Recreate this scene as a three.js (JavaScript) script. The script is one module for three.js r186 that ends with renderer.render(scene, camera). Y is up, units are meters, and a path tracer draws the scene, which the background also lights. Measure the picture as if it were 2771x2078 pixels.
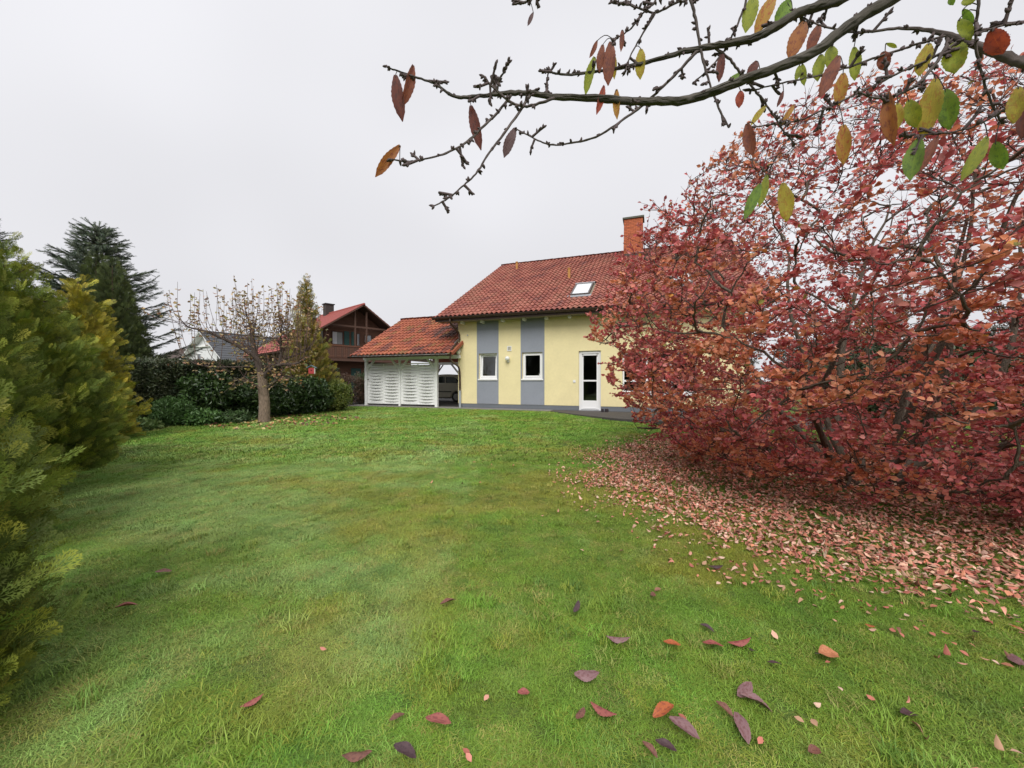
import * as THREE from 'three';
import { mergeGeometries } from 'three/addons/utils/BufferGeometryUtils.js';
import { RoundedBoxGeometry } from 'three/addons/geometries/RoundedBoxGeometry.js';
import { createNoise2D, createNoise3D } from 'simplex-noise';

// ---------------------------------------------------------------- camera, sky, sun, exposure
const scene = new THREE.Scene();
const camera = new THREE.PerspectiveCamera(89.4, 4 / 3, 0.05, 900);
camera.position.set(0, 1.5, 0);
camera.rotation.set(THREE.MathUtils.degToRad(-0.45), 0, 0);

const renderer = new THREE.WebGLRenderer({ antialias: true });
renderer.toneMapping = THREE.LinearToneMapping;
renderer.toneMappingExposure = 2.05;
renderer.shadowMap.enabled = true;

function mulberry(a) { return () => { a = (a + 0x6d2b79f5) | 0; let t = Math.imul(a ^ (a >>> 15), 1 | a); t = (t + Math.imul(t ^ (t >>> 7), 61 | t)) ^ t; return ((t ^ (t >>> 14)) >>> 0) / 4294967296; }; }
const n2 = createNoise2D(mulberry(11)), n3 = createNoise3D(mulberry(12));
{ // an even layer of cloud: pale grey, slightly mottled, the same all round
  const W = 512, H = 256, d = new Float32Array(W * H * 4);
  for (let j = 0; j < H; j++) for (let i = 0; i < W; i++) {
    const up = ((j + 0.5) / H - 0.5) * Math.PI, az = ((i + 0.5) / W - 0.5) * 2 * Math.PI;
    const x = Math.cos(az) * Math.cos(up), y = Math.sin(up), z = Math.sin(az) * Math.cos(up);
    const m = n3(x * 1.3 + 4, y * 2.2, z * 1.3) * 0.085 + n3(x * 3.1, y * 5 + 7, z * 3.1) * 0.02;
    const L = 0.405 * (1 + m), o = (j * W + i) * 4;
    d[o] = L * 0.985; d[o + 1] = L * 0.985; d[o + 2] = L * 1.03; d[o + 3] = 1;
  }
  const t = new THREE.DataTexture(d, W, H, THREE.RGBAFormat, THREE.FloatType);
  t.mapping = THREE.EquirectangularReflectionMapping; t.magFilter = THREE.LinearFilter; t.needsUpdate = true;
  scene.background = t; scene.environment = t;
}
const sun = new THREE.DirectionalLight(new THREE.Color(1, 0.975, 0.94), 1.5);   // the bright part of the cloud, high behind the camera
sun.position.set(-3, 34, 24); sun.target.position.set(0, 0, -9);
sun.castShadow = true; sun.shadow.radius = 70; sun.shadow.mapSize.set(2048, 2048);
Object.assign(sun.shadow.camera, { left: -40, right: 40, top: 40, bottom: -40, near: 1, far: 140 });
scene.add(sun, sun.target);

// ---------------------------------------------------------------- helpers
const V = (x, y, z) => new THREE.Vector3(x, y, z);
const { lerp, clamp, smoothstep } = THREE.MathUtils;
const lin = (r, g, b) => new THREE.Color().setRGB(r, g, b);
const used = new Map();
function numbered(name) { const k = used.get(name) ?? 0; used.set(name, k + 1); return k ? name + '_' + String(k).padStart(3, '0') : name; }
function shade(o) { o.castShadow = true; o.receiveShadow = true; return o; }
function tag(o, label, category, group) { o.userData.label = label; o.userData.category = category; if (group) o.userData.group = group; return o; }
function thing(name, label, category, pos = [0, 0, 0], turn = 0, group) { const o = new THREE.Group(); o.name = numbered(name); o.position.set(...pos); o.rotation.y = turn; scene.add(o); return tag(o, label, category, group); }
function part(name, geo, mat, parent) { const m = shade(new THREE.Mesh(geo, mat)); m.name = name; parent.add(m); return m; }
function structure(name, geo, mat) { const m = shade(new THREE.Mesh(geo, mat)); m.name = numbered(name); m.userData.kind = 'structure'; scene.add(m); return m; }
function instanced(name, geo, mat, mats, cols, parent, kind = 'stuff') {
  const m = shade(new THREE.InstancedMesh(geo, mat, mats.length)); m.name = parent === scene ? numbered(name) : name;
  for (let i = 0; i < mats.length; i++) { m.setMatrixAt(i, mats[i]); if (cols) m.setColorAt(i, cols[i]); }
  if (kind) m.userData.kind = kind;
  parent.add(m); return m;
}
const std = (c, rough = 0.8, extra = {}) => new THREE.MeshStandardMaterial({ color: Array.isArray(c) ? lin(...c) : c, roughness: rough, ...extra });
const phys = (c, rough = 0.8, extra = {}) => new THREE.MeshPhysicalMaterial({ color: Array.isArray(c) ? lin(...c) : c, roughness: rough, ...extra });
function clean(g) { const o = g.index ? g.toNonIndexed() : g.clone(); for (const k of Object.keys(o.attributes)) if (!['position', 'normal', 'uv'].includes(k)) o.deleteAttribute(k); return o; }
function merge(list) { return mergeGeometries(list.map(clean)); }
function boxUV(g) { // uv in metres by the way each face points
  const p = g.attributes.position, n = g.attributes.normal, uv = new Float32Array(p.count * 2);
  for (let i = 0; i < p.count; i++) {
    const ax = Math.abs(n.getX(i)), ay = Math.abs(n.getY(i)), az = Math.abs(n.getZ(i));
    uv[i * 2] = ax > ay && ax > az ? p.getZ(i) : p.getX(i);
    uv[i * 2 + 1] = ay >= ax && ay >= az ? p.getZ(i) : p.getY(i);
  }
  g.setAttribute('uv', new THREE.BufferAttribute(uv, 2)); return g;
}
function box(x0, x1, y0, y1, z0, z1, r = 0) { // from-to, edges rounded by r
  const g = r ? new RoundedBoxGeometry(x1 - x0, y1 - y0, z1 - z0, 1, r) : new THREE.BoxGeometry(x1 - x0, y1 - y0, z1 - z0);
  g.translate((x0 + x1) / 2, (y0 + y1) / 2, (z0 + z1) / 2); return boxUV(clean(g));
}
function bar(a, b, w, h, r = 0) { // a beam of section w x h between two points
  const d = b.clone().sub(a), L = d.length(), g = r ? new RoundedBoxGeometry(w, h, L, 1, r) : new THREE.BoxGeometry(w, h, L), c = boxUV(clean(g));
  const m = new THREE.Matrix4().lookAt(b, a, Math.abs(d.y) / L > 0.99 ? V(1, 0, 0) : V(0, 1, 0)); m.setPosition(a.clone().add(b).multiplyScalar(0.5));
  return c.applyMatrix4(m);
}
function tube(pts, radii, sides = 6, open = false) { // a limb through pts, tapering as radii say
  const n = pts.length, pos = [], nor = [], uv = [], idx = []; let N = null, run = 0;
  for (let i = 0; i < n; i++) {
    const t = pts[Math.min(i + 1, n - 1)].clone().sub(pts[Math.max(i - 1, 0)]).normalize();
    if (!N) { N = Math.abs(t.y) < 0.9 ? V(0, 1, 0).cross(t) : V(1, 0, 0).cross(t); } else N.sub(t.clone().multiplyScalar(N.dot(t)));
    N.normalize(); const Bn = t.clone().cross(N), r = Array.isArray(radii) ? radii[i] : radii;
    if (i) run += pts[i].distanceTo(pts[i - 1]);
    for (let k = 0; k <= sides; k++) {
      const a = (k / sides) * Math.PI * 2, c = Math.cos(a), s = Math.sin(a), x = N.x * c + Bn.x * s, y = N.y * c + Bn.y * s, z = N.z * c + Bn.z * s;
      pos.push(pts[i].x + x * r, pts[i].y + y * r, pts[i].z + z * r); nor.push(x, y, z); uv.push((k / sides) * Math.max(0.12, 6.28 * r), run);
    }
  }
  const S = sides + 1;
  for (let i = 0; i < n - 1; i++) for (let k = 0; k < sides; k++) { const a = i * S + k; idx.push(a, a + 1, a + S, a + 1, a + S + 1, a + S); }
  if (!open) for (const [i, f] of [[0, 1], [n - 1, -1]]) {
    const c = pos.length / 3, t = pts[i ? n - 1 : 1].clone().sub(pts[i ? n - 2 : 0]).normalize().multiplyScalar(-f);
    pos.push(pts[i].x, pts[i].y, pts[i].z); nor.push(t.x, t.y, t.z); uv.push(0, 0);
    for (let k = 0; k < sides; k++) f > 0 ? idx.push(c, i * S + k + 1, i * S + k) : idx.push(c, i * S + k, i * S + k + 1);
  }
  const g = new THREE.BufferGeometry();
  g.setAttribute('position', new THREE.Float32BufferAttribute(pos, 3)); g.setAttribute('normal', new THREE.Float32BufferAttribute(nor, 3)); g.setAttribute('uv', new THREE.Float32BufferAttribute(uv, 2)); g.setIndex(idx);
  return g;
}
function curve(points, n) { const c = new THREE.CatmullRomCurve3(points, false, 'catmullrom', 0.5); return c.getPoints(n); }
function geoFrom(pos, idx, uv) {
  const g = new THREE.BufferGeometry(); g.setAttribute('position', new THREE.Float32BufferAttribute(pos, 3));
  if (uv) g.setAttribute('uv', new THREE.Float32BufferAttribute(uv, 2)); else g.setAttribute('uv', new THREE.Float32BufferAttribute(new Float32Array(pos.length / 3 * 2), 2));
  g.setIndex(idx); g.computeVertexNormals(); return g;
}
function tex(size, fn, { color = false, rep = [1, 1] } = {}) { // fn(u, v) -> grey or [r, g, b], 0..1; tiles
  const d = new Uint8Array(size * size * 4);
  for (let j = 0; j < size; j++) for (let i = 0; i < size; i++) {
    const c = fn(i / size, j / size), o = (j * size + i) * 4, a = Array.isArray(c) ? c : [c, c, c];
    for (let k = 0; k < 3; k++) d[o + k] = clamp(a[k], 0, 1) * 255; d[o + 3] = 255;
  }
  const t = new THREE.DataTexture(d, size, size); t.wrapS = t.wrapT = THREE.RepeatWrapping; t.magFilter = THREE.LinearFilter; t.repeat.set(...rep);
  if (color) t.colorSpace = THREE.SRGBColorSpace; t.needsUpdate = true; return t;
}
const tile2 = (f) => (u, v) => { const a = f(u, v), b = f(u - 1, v), c = f(u, v - 1), d = f(u - 1, v - 1); return lerp(lerp(a, b, u), lerp(c, d, u), v); };   // makes noise tile
const fbm = (x, y) => n2(x, y) * 0.55 + n2(x * 2.1, y * 2.1) * 0.28 + n2(x * 4.3, y * 4.3) * 0.17;
const M4 = (p, q, s) => new THREE.Matrix4().compose(p, q, typeof s === 'number' ? V(s, s, s) : s);
const upQ = (dir, roll = 0, from = V(0, 1, 0)) => new THREE.Quaternion().setFromUnitVectors(from, dir.clone().normalize()).multiply(new THREE.Quaternion().setFromAxisAngle(from, roll));
const jitter = (c, r, v, h = 0.02) => { const o = c.clone(), k = 1 + (r() - 0.5) * 2 * v; o.multiplyScalar(k); o.r *= 1 + (r() - 0.5) * h * 10 * 0.5; o.g *= 1 + (r() - 0.5) * h * 10 * 0.5; return o; };
const pick = (r, list) => list[Math.floor(r() * list.length) % list.length];

// ---------------------------------------------------------------- the ground: one sheet, a lawn that climbs gently to the house
const ground = (x, z) => {
  const d = clamp(-z, -30, 14.4);
  const far = 1 - smoothstep(Math.hypot(x, z + 8), 16, 30);
  return 0.021 * d + far * (n2(x * 0.23 + 3, z * 0.23) * 0.025 + n2(x * 0.9, z * 0.9 + 5) * 0.012) * smoothstep(14.6 + z, 0, 2.5);
};
const LAWN = { moss: lin(0.31, 0.30, 0.038), green: lin(0.175, 0.295, 0.028), dark: lin(0.075, 0.165, 0.018), pale: lin(0.29, 0.44, 0.12), straw: lin(0.42, 0.35, 0.11), fresh: lin(0.17, 0.36, 0.03) };
function lawnColor(x, z) { // patches of moss, grass kinds and thin straw as they grow in this lawn
  const c = LAWN.green.clone();
  const p = smoothstep(n2(x * 0.28 + 9, z * 0.34) * 0.6 + n2(x * 0.9, z * 1.1 + 3) * 0.4 + (x < -0.5 ? 0.42 : -0.25) - (z > -2.6 ? 0.45 : 0), -0.15, 0.6);
  c.lerp(LAWN.pale, p * 0.85);
  c.lerp(LAWN.fresh, smoothstep(n2(x * 0.4 + 2, z * 0.4 - 6) * 0.5 + n2(x * 1.6, z * 1.6 + 7) * 0.35 + (z < -8 ? 0.45 : -0.05), 0.05, 0.5) * 0.75);
  const m = smoothstep(n2(x * 0.33 - 4, z * 0.45 + 8) * 0.55 + n2(x * 1.3 + 2, z * 1.5) * 0.3 + 0.55 * Math.exp(-(((x - 0.5) / 1.9) ** 2) - ((z + 5.0) / 1.9) ** 2) - 0.1, 0.0, 0.55);
  c.lerp(LAWN.moss, m * 0.75);
  const dk = smoothstep(n2(x * 1.7 + 1, z * 1.9 + 6) * 0.6 + n2(x * 4, z * 4) * 0.3, 0.25, 0.75);
  c.lerp(LAWN.dark, dk * 0.85);
  const tuft = smoothstep(n2(x * 2.9 - 3, z * 3.3 + 2) * 0.7 + n2(x * 7, z * 7 + 1) * 0.4, 0.3, 0.8); c.lerp(LAWN.pale, tuft * 0.4);
  const st = smoothstep(n2(x * 0.8 - 7, z * 0.8 + 1) * 0.6 + n2(x * 3 + 2, z * 3) * 0.4, 0.45, 0.8);
  c.lerp(LAWN.straw, st * 0.35);
  return c;
}
{
  const N = 300, pos = [], col = [], uv = [], idx = [], w = (s) => Math.sign(s) * (Math.abs(s) * 20 + Math.abs(s) ** 7 * 400);
  const soil = lin(0.055, 0.05, 0.022);
  for (let j = 0; j <= N; j++) for (let i = 0; i <= N; i++) {
    const x = w((i / N) * 2 - 1), z = w((j / N) * 2 - 1) - 8, far = smoothstep(Math.hypot(x, z + 8), 20, 40);
    pos.push(x, ground(x, z), z); uv.push(x, z);
    const c = lawnColor(x, z).multiplyScalar(0.8).lerp(soil, 0.35 * (1 - far)).lerp(lin(0.12, 0.125, 0.075), far * 0.8); col.push(c.r, c.g, c.b);
  }
  for (let j = 0; j < N; j++) for (let i = 0; i < N; i++) { const a = j * (N + 1) + i; idx.push(a, a + N + 1, a + 1, a + 1, a + N + 1, a + N + 2); }
  const g = geoFrom(pos, idx, uv); g.setAttribute('color', new THREE.Float32BufferAttribute(col, 3));
  const fine = tex(512, tile2((u, v) => 0.5 + 0.35 * fbm(u * 40, v * 40) + 0.15 * n2(u * 130, v * 130)));
  const grain = tex(512, tile2((u, v) => 0.8 + 0.2 * fbm(u * 50, v * 50) + 0.1 * n2(u * 150, v * 150)));
  structure('lawn_ground', g, std([1, 1, 1], 1, { vertexColors: true, bumpMap: fine, bumpScale: 0.02, map: grain }));
}

// ---------------------------------------------------------------- paving by the house
const HOUSE = [-2.349, 0.338, -16.949], TURN = THREE.MathUtils.degToRad(-20);
const houseQ = new THREE.Quaternion().setFromAxisAngle(V(0, 1, 0), TURN);
const atHouse = (t, y, z) => V(t, y, z).applyQuaternion(houseQ).add(V(...HOUSE));
const T = {};
T.stucco = tex(512, tile2((u, v) => 0.5 + 0.3 * fbm(u * 45, v * 45) + 0.2 * n2(u * 120, v * 120)));
T.stain = tex(512, tile2((u, v) => 0.93 + 0.07 * fbm(u * 4, v * 4) + 0.03 * n2(u * 30, v * 30)), { rep: [0.25, 0.25] });
T.pave = tex(512, tile2((u, v) => 0.75 + 0.2 * fbm(u * 8, v * 8) + 0.16 * n2(u * 90, v * 90)), { rep: [0.5, 0.5] });
T.wood = tex(512, tile2((u, v) => 0.75 + 0.25 * n2(u * 3 + n2(u, v * 6) * 0.3, v * 60) * 0.6 + 0.12 * n2(u * 10, v * 160)));
T.paint = tex(256, tile2((u, v) => 0.94 + 0.06 * n2(u * 3, v * 40) + 0.03 * fbm(u * 6, v * 6)));
T.bark = tex(512, tile2((u, v) => 0.5 + 0.4 * n2(u * 26 + n2(u * 4, v * 5) * 0.8, v * 5) + 0.2 * n2(u * 60, v * 30)));
T.barkCol = tex(512, tile2((u, v) => 0.72 + 0.25 * n2(u * 22 + n2(u * 4, v * 5) * 0.8, v * 6) + 0.18 * fbm(u * 5, v * 5)));
function flat(points, y, thick) { // a slab from (t, z) points in the house's frame
  const s = new THREE.Shape(points.map(([t, z]) => new THREE.Vector2(t, -z))), g = new THREE.ExtrudeGeometry(s, { depth: thick, bevelEnabled: true, bevelThickness: 0.008, bevelSize: 0.008, bevelSegments: 1 });
  g.rotateX(-Math.PI / 2); g.translate(0, y - thick, 0); return boxUV(clean(g)).rotateY(TURN).translate(...HOUSE);
}
const paveM = std([0.27, 0.255, 0.23], 0.9, { map: T.pave, bumpMap: T.stucco, bumpScale: 0.004 });
structure('concrete_path', flat([[-5.6, -0.25], [-5.6, 0.45], [4.25, 0.5], [4.25, 0.004], [-0.1, 0.004], [-0.1, -0.25]], 0.005, 0.14), paveM);
structure('terrace_paving', flat([[4.26, 0.006], [4.26, 0.55], [5.0, 1.25], [5.9, 2.05], [7.0, 2.8], [8.4, 3.2], [12.5, 3.0], [12.5, 0.006]], 0.0, 0.14), std([0.085, 0.075, 0.07], 0.75, { map: T.pave, bumpMap: T.stucco, bumpScale: 0.006 }));
structure('driveway', flat([[-16, -26], [-16, -5.2], [-5.6, -0.262], [-0.02, -0.262], [-0.02, -14.6], [13, -14.6], [13, -26]], 0.0, 0.12), std([0.075, 0.072, 0.072], 0.85, { map: T.pave, bumpMap: T.stucco, bumpScale: 0.006 }));

// ---------------------------------------------------------------- roof tiles
function tileGeo(w, len, lift, amp) { // an S-shaped clay tile: lower end raised, with a lip
  const K = 8, pos = [], uv = [], idx = [], prof = (u) => amp * (u < 0.42 ? -Math.sin((u / 0.42) * Math.PI) * 0.55 : Math.sin(((u - 0.42) / 0.58) * Math.PI));
  for (const [s, h] of [[0, lift], [len, 0.006]]) for (let k = 0; k <= K; k++) { const u = k / K; pos.push((u * 1.08 - 0.04) * w, s, h + prof(u)); uv.push(u * w, s); }
  for (let k = 0; k < K; k++) idx.push(k, k + 1, k + K + 1, k + 1, k + K + 2, k + K + 1);
  const b = pos.length / 3;
  for (const dh of [0, -0.022]) for (let k = 0; k <= K; k++) { const u = k / K; pos.push((u * 1.08 - 0.04) * w, 0, lift + prof(u) + dh); uv.push(u * w, dh); }
  for (let k = 0; k < K; k++) idx.push(b + K + 1 + k, b + k + 1, b + k, b + K + 1 + k, b + K + 2 + k, b + k + 1);
  return geoFrom(pos, idx, uv);
}
T.clay = tex(256, tile2((u, v) => 0.86 + 0.16 * fbm(u * 6, v * 6) + 0.1 * n2(u * 40, v * 40)), { rep: [2.2, 2.2] });
function tiledRoof(roof, { cols, rows, w, step, colors, colorOf, skip, near, most, seed }) {
  const r = mulberry(seed), variants = [0, 1, 2].map((k) => tileGeo(w, step * 1.12, 0.046 + k * 0.004, 0.036)), mats = colors.map((c) => std(c, 0.75, { map: T.clay }));
  const all = [];
  for (let j = 0; j < rows; j++) for (let i = 0; i < cols; i++) {
    const x = i * w, s = j * step; if (skip && skip(x, s)) continue;
    all.push({ x, s, k: colorOf(x, s, r), v: Math.floor(r() * 3), dx: (r() - 0.5) * 0.006, ds: (r() - 0.5) * 0.01, a: (r() - 0.5) * 0.012 });
  }
  const order = all.slice().sort((p, q) => near(p.x, p.s) - near(q.x, q.s)), own = new Set(order.slice(0, most)), rest = [];
  for (const p of all) {
    if (own.has(p)) { const m = part('tile', variants[p.v], mats[p.k], roof); m.position.set(p.x + p.dx, p.s + p.ds, 0); m.rotation.z = p.a; } else {
      const g = variants[p.v].clone().rotateZ(p.a).translate(p.x + p.dx, p.s + p.ds, 0), n = g.attributes.position.count, c = new Float32Array(n * 3);
      for (let k = 0; k < n; k++) colors[p.k].toArray(c, k * 3);
      g.setAttribute('color', new THREE.BufferAttribute(c, 3)); rest.push(g);
    }
  }
  if (rest.length) { const m = part('tile_field', mergeGeometries(rest), std([1, 1, 1], 0.75, { map: T.clay, vertexColors: true }), roof); m.userData.kind = 'stuff'; }
}
function ridgeCaps(roof, x0, x1, s, h, mats, seed) {
  const r = mulberry(seed), L = 0.4, n = Math.round((x1 - x0) / L), cap = merge([new THREE.CylinderGeometry(0.1, 0.115, L * 1.08, 10, 1, false, 0, Math.PI).rotateZ(Math.PI / 2)]);
  cap.rotateX(-Math.PI / 2);
  for (let i = 0; i < n; i++) { const m = part('ridge_tile', cap, pick(r, mats), roof); m.position.set(x0 + (i + 0.5) * ((x1 - x0) / n), s, h + (i % 2) * 0.004); m.rotation.x = roof.userData.tilt; }
}
// ---------------------------------------------------------------- the yellow house
const house = thing('yellow_house', 'yellow rendered house with grey wall stripes, red tiled roof and brick chimney', 'house', HOUSE, TURN);
const M = {};
M.yellow = std([0.83, 0.725, 0.41], 0.92, { map: T.stain, bumpMap: T.stucco, bumpScale: 0.006 });
M.grey = std([0.275, 0.295, 0.34], 0.9, { map: T.stain, bumpMap: T.stucco, bumpScale: 0.006 });
M.plinth = std([0.15, 0.165, 0.185], 0.85, { map: T.stain, bumpMap: T.stucco, bumpScale: 0.004 });
M.white = std([0.78, 0.78, 0.78], 0.35);
M.whitePaint = std([0.86, 0.87, 0.85], 0.55, { map: T.paint });
M.brown = std([0.06, 0.035, 0.025], 0.4, { metalness: 0.3 });
M.soffit = std([0.35, 0.30, 0.22], 0.8, { map: T.wood });
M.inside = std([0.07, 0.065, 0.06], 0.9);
M.glass = phys([0.92, 0.95, 0.94], 0.02, { transmission: 1, thickness: 0, ior: 1.6 });
M.zinc = std([0.42, 0.44, 0.46], 0.45, { metalness: 0.6 });
M.darkFrame = std([0.12, 0.1, 0.09], 0.4, { metalness: 0.4 });
const hole = (x0, x1, y0, y1) => new THREE.Path([new THREE.Vector2(x0, y0), new THREE.Vector2(x0, y1), new THREE.Vector2(x1, y1), new THREE.Vector2(x1, y0)]);
function sheet(x0, x1, y0, y1, holes, zFront, thick) { // an upright slab with openings
  const s = new THREE.Shape([new THREE.Vector2(x0, y0), new THREE.Vector2(x1, y0), new THREE.Vector2(x1, y1), new THREE.Vector2(x0, y1)]);
  for (const h of holes) s.holes.push(hole(...h));
  const g = new THREE.ExtrudeGeometry(s, { depth: thick, bevelEnabled: false }); g.translate(0, 0, zFront - thick); return boxUV(clean(g));
}
const OPEN = { a: [0.99, 1.83, 1.22, 2.33], b: [2.94, 3.81, 1.22, 2.33], door: [5.27, 6.12, 0.03, 2.33], wide: [6.91, 9.46, 0.7, 2.22] };
const LEN = 10.95, EAVE = 3.9, RIDGE = 8.26, ZR = -7.15, OUT = 0.6, PITCH = Math.atan2(RIDGE - EAVE, OUT - ZR), DEEP = 2 * ZR;
{
  const [d0, d1, , dt] = OPEN.door, s = new THREE.Shape([[0, 0.19], [d0, 0.19], [d0, dt], [d1, dt], [d1, 0.19], [LEN, 0.19], [LEN, 3.98], [0, 3.98]].map(([x, y]) => new THREE.Vector2(x, y)));
  for (const k of ['a', 'b', 'wide']) s.holes.push(hole(...OPEN[k]));
  const g = new THREE.ExtrudeGeometry(s, { depth: 0.36, bevelEnabled: false }); g.translate(0, 0, -0.36); part('wall', boxUV(clean(g)), M.yellow, house);
}
{ // the other walls: gables with the roof's slope, and the back
  const gable = new THREE.Shape([new THREE.Vector2(-0.36, 0.0), new THREE.Vector2(-0.36, 3.98), new THREE.Vector2(ZR, RIDGE - 0.25), new THREE.Vector2(DEEP, 3.98), new THREE.Vector2(DEEP, 0.0)]);
  for (const x of [0.001, LEN - 0.301]) { const q = clean(new THREE.ExtrudeGeometry(gable, { depth: 0.3, bevelEnabled: false })); q.applyMatrix4(new THREE.Matrix4().set(0, 0, 1, x, 0, 1, 0, 0, 1, 0, 0, 0, 0, 0, 0, 1)); q.computeVertexNormals(); part('wall', boxUV(q), M.yellow, house); }
  part('wall', box(0.302, LEN - 0.302, 0, 3.9, DEEP, DEEP + 0.3), M.yellow, house);
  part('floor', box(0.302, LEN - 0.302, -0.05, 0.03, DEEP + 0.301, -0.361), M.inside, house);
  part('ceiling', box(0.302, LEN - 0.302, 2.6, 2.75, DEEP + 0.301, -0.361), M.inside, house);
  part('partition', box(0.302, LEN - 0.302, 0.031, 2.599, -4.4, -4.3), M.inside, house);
}
part('plinth', merge([box(0.015, 5.27, -0.14, 0.192, -0.35, -0.012), box(6.12, LEN - 0.015, -0.14, 0.192, -0.35, -0.012), box(5.27, 6.12, -0.14, 0.03, -0.35, -0.012)]), M.plinth, house);
for (const [x0, x1, o] of [[0.9, 1.9, OPEN.a], [2.88, 3.89, OPEN.b]]) part('wall_stripe', sheet(x0, x1, 0.194, 3.84, [o], 0.006, 0.006), M.grey, house);
function frameAround(x0, x1, y0, y1, z0, z1, w) { return [box(x0, x0 + w, y0, y1, z0, z1, 0.006), box(x1 - w, x1, y0, y1, z0, z1, 0.006), box(x0 + w - 0.004, x1 - w + 0.004, y1 - w, y1 - 0.001, z0 + 0.001, z1 - 0.001, 0.006), box(x0 + w - 0.004, x1 - w + 0.004, y0 + 0.001, y0 + w, z0 + 0.001, z1 - 0.001, 0.006)]; }
function windowIn([x0, x1, y0, y1], tilted) {
  const w = part('window', merge(frameAround(x0 + 0.005, x1 - 0.005, y0 + 0.03, y1 - 0.005, -0.16, -0.08, 0.055)), M.white, house);
  const sash = new THREE.Group(); sash.position.set(0, y0 + 0.1, -0.115);
  const a = part('sash', merge(frameAround(x0 + 0.05, x1 - 0.05, -0.015, y1 - y0 - 0.15, -0.02, 0.055, 0.075)), M.white, w); a.position.set(0, y0 + 0.1, -0.115);
  const p = part('pane', box(x0 + 0.12, x1 - 0.12, 0.055, y1 - y0 - 0.22, 0.012, 0.016), M.glass, w); p.position.copy(a.position);
  if (tilted) { a.rotation.x = p.rotation.x = -tilted; a.position.z -= 0.035; p.position.z -= 0.035; }
  part('sill', box(x0 - 0.03, x1 + 0.03, y0 - 0.035, y0 + 0.028, -0.1, 0.05, 0.008), M.white, w);
  return w;
}
windowIn(OPEN.a, 0.07);
const winB = windowIn(OPEN.b, 0);
part('handle', box(3.655, 3.675, 1.36, 1.46, -0.06, -0.035, 0.004), M.white, winB);
{
  const [x0, x1, y0, y1] = OPEN.wide, w = part('window', merge([...frameAround(x0 + 0.005, x1 - 0.005, y0 + 0.03, y1 - 0.005, -0.16, -0.08, 0.06), box(7.74, 7.82, y0 + 0.09, y1 - 0.065, -0.155, -0.085, 0.005), box(8.57, 8.65, y0 + 0.09, y1 - 0.065, -0.155, -0.085, 0.005)]), M.white, house);
  for (const [a, b] of [[x0 + 0.06, 7.745], [7.815, 8.575], [8.645, x1 - 0.06]]) {
    part('mullion', box(a, b, 1.13, 1.2, -0.15, -0.09, 0.005), M.white, w);
    part('pane', box(a, b, y0 + 0.085, 1.134, -0.122, -0.118), M.glass, w); part('pane', box(a, b, 1.196, y1 - 0.06, -0.122, -0.118), M.glass, w);
  }
  part('sill', box(x0 - 0.04, x1 + 0.04, y0 - 0.06, y0 + 0.028, -0.1, 0.06, 0.008), M.white, w);
}
{ // glazed garden door
  const d = part('door', merge([box(5.275, 5.345, 0.032, 2.325, -0.16, -0.07, 0.006), box(6.045, 6.115, 0.032, 2.325, -0.16, -0.07, 0.006), box(5.34, 6.05, 2.25, 2.324, -0.159, -0.071, 0.006)]), M.white, house);
  part('door_leaf', merge([box(5.35, 5.44, 0.05, 2.245, -0.14, -0.062, 0.008), box(5.95, 6.04, 0.05, 2.245, -0.14, -0.062, 0.008), box(5.436, 5.954, 2.15, 2.244, -0.139, -0.063, 0.006), box(5.436, 5.954, 1.14, 1.2, -0.139, -0.063, 0.006), box(5.436, 5.954, 0.05, 0.4, -0.138, -0.066, 0.006), box(5.43, 5.96, 0.09, 0.12, -0.07, -0.05, 0.005)]), M.white, d);
  part('pane', box(5.43, 5.96, 1.195, 2.155, -0.104, -0.1), M.glass, d); part('pane', box(5.43, 5.96, 0.395, 1.145, -0.104, -0.1), M.glass, d);
  part('threshold', box(5.275, 6.115, 0.005, 0.035, -0.15, 0.02, 0.005), M.zinc, d);
  for (const x of [5.42, 5.97]) part('hook', merge([box(x - 0.012, x + 0.012, 2.1, 2.26, -0.058, -0.044, 0.004)]), M.darkFrame, d);
  part('blind_rail', tube([V(5.36, 2.235, -0.045), V(6.04, 2.235, -0.045)], 0.014, 8), M.white, d);
}
// things on the wall
{
  const l = part('wall_lamp', merge([box(2.29, 2.39, 1.93, 2.03, 0, 0.05, 0.008), tube([V(2.34, 1.98, 0.04), V(2.34, 1.98, 0.09), V(2.34, 2.0, 0.12)], 0.018, 8)]), M.white, house);
  part('globe', new THREE.SphereGeometry(0.1, 20, 14).translate(2.34, 2.09, 0.12), phys([0.75, 0.76, 0.72], 0.15, { clearcoat: 0.6 }), l);
  const v = part('vent_grille', merge(frameAround(2.29, 2.48, 2.4, 2.61, 0.001, 0.022, 0.03)), M.white, house);
  for (let i = 0; i < 5; i++) part('slat', box(2.325 + i * 0.027, 2.34 + i * 0.027, 2.43, 2.58, 0.001, 0.012), M.zinc, v);
  const s = part('wall_sensor', box(0.41, 0.53, 3.07, 3.2, 0.001, 0.02, 0.004), M.yellow, house);
  part('lens', new THREE.CylinderGeometry(0.03, 0.03, 0.02, 14).rotateX(Math.PI / 2).translate(0.47, 3.135, 0.025), M.zinc, s);
  part('socket_box', box(5.05, 5.15, 1.1, 1.2, 0.001, 0.03, 0.006), M.white, house);
}
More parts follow.
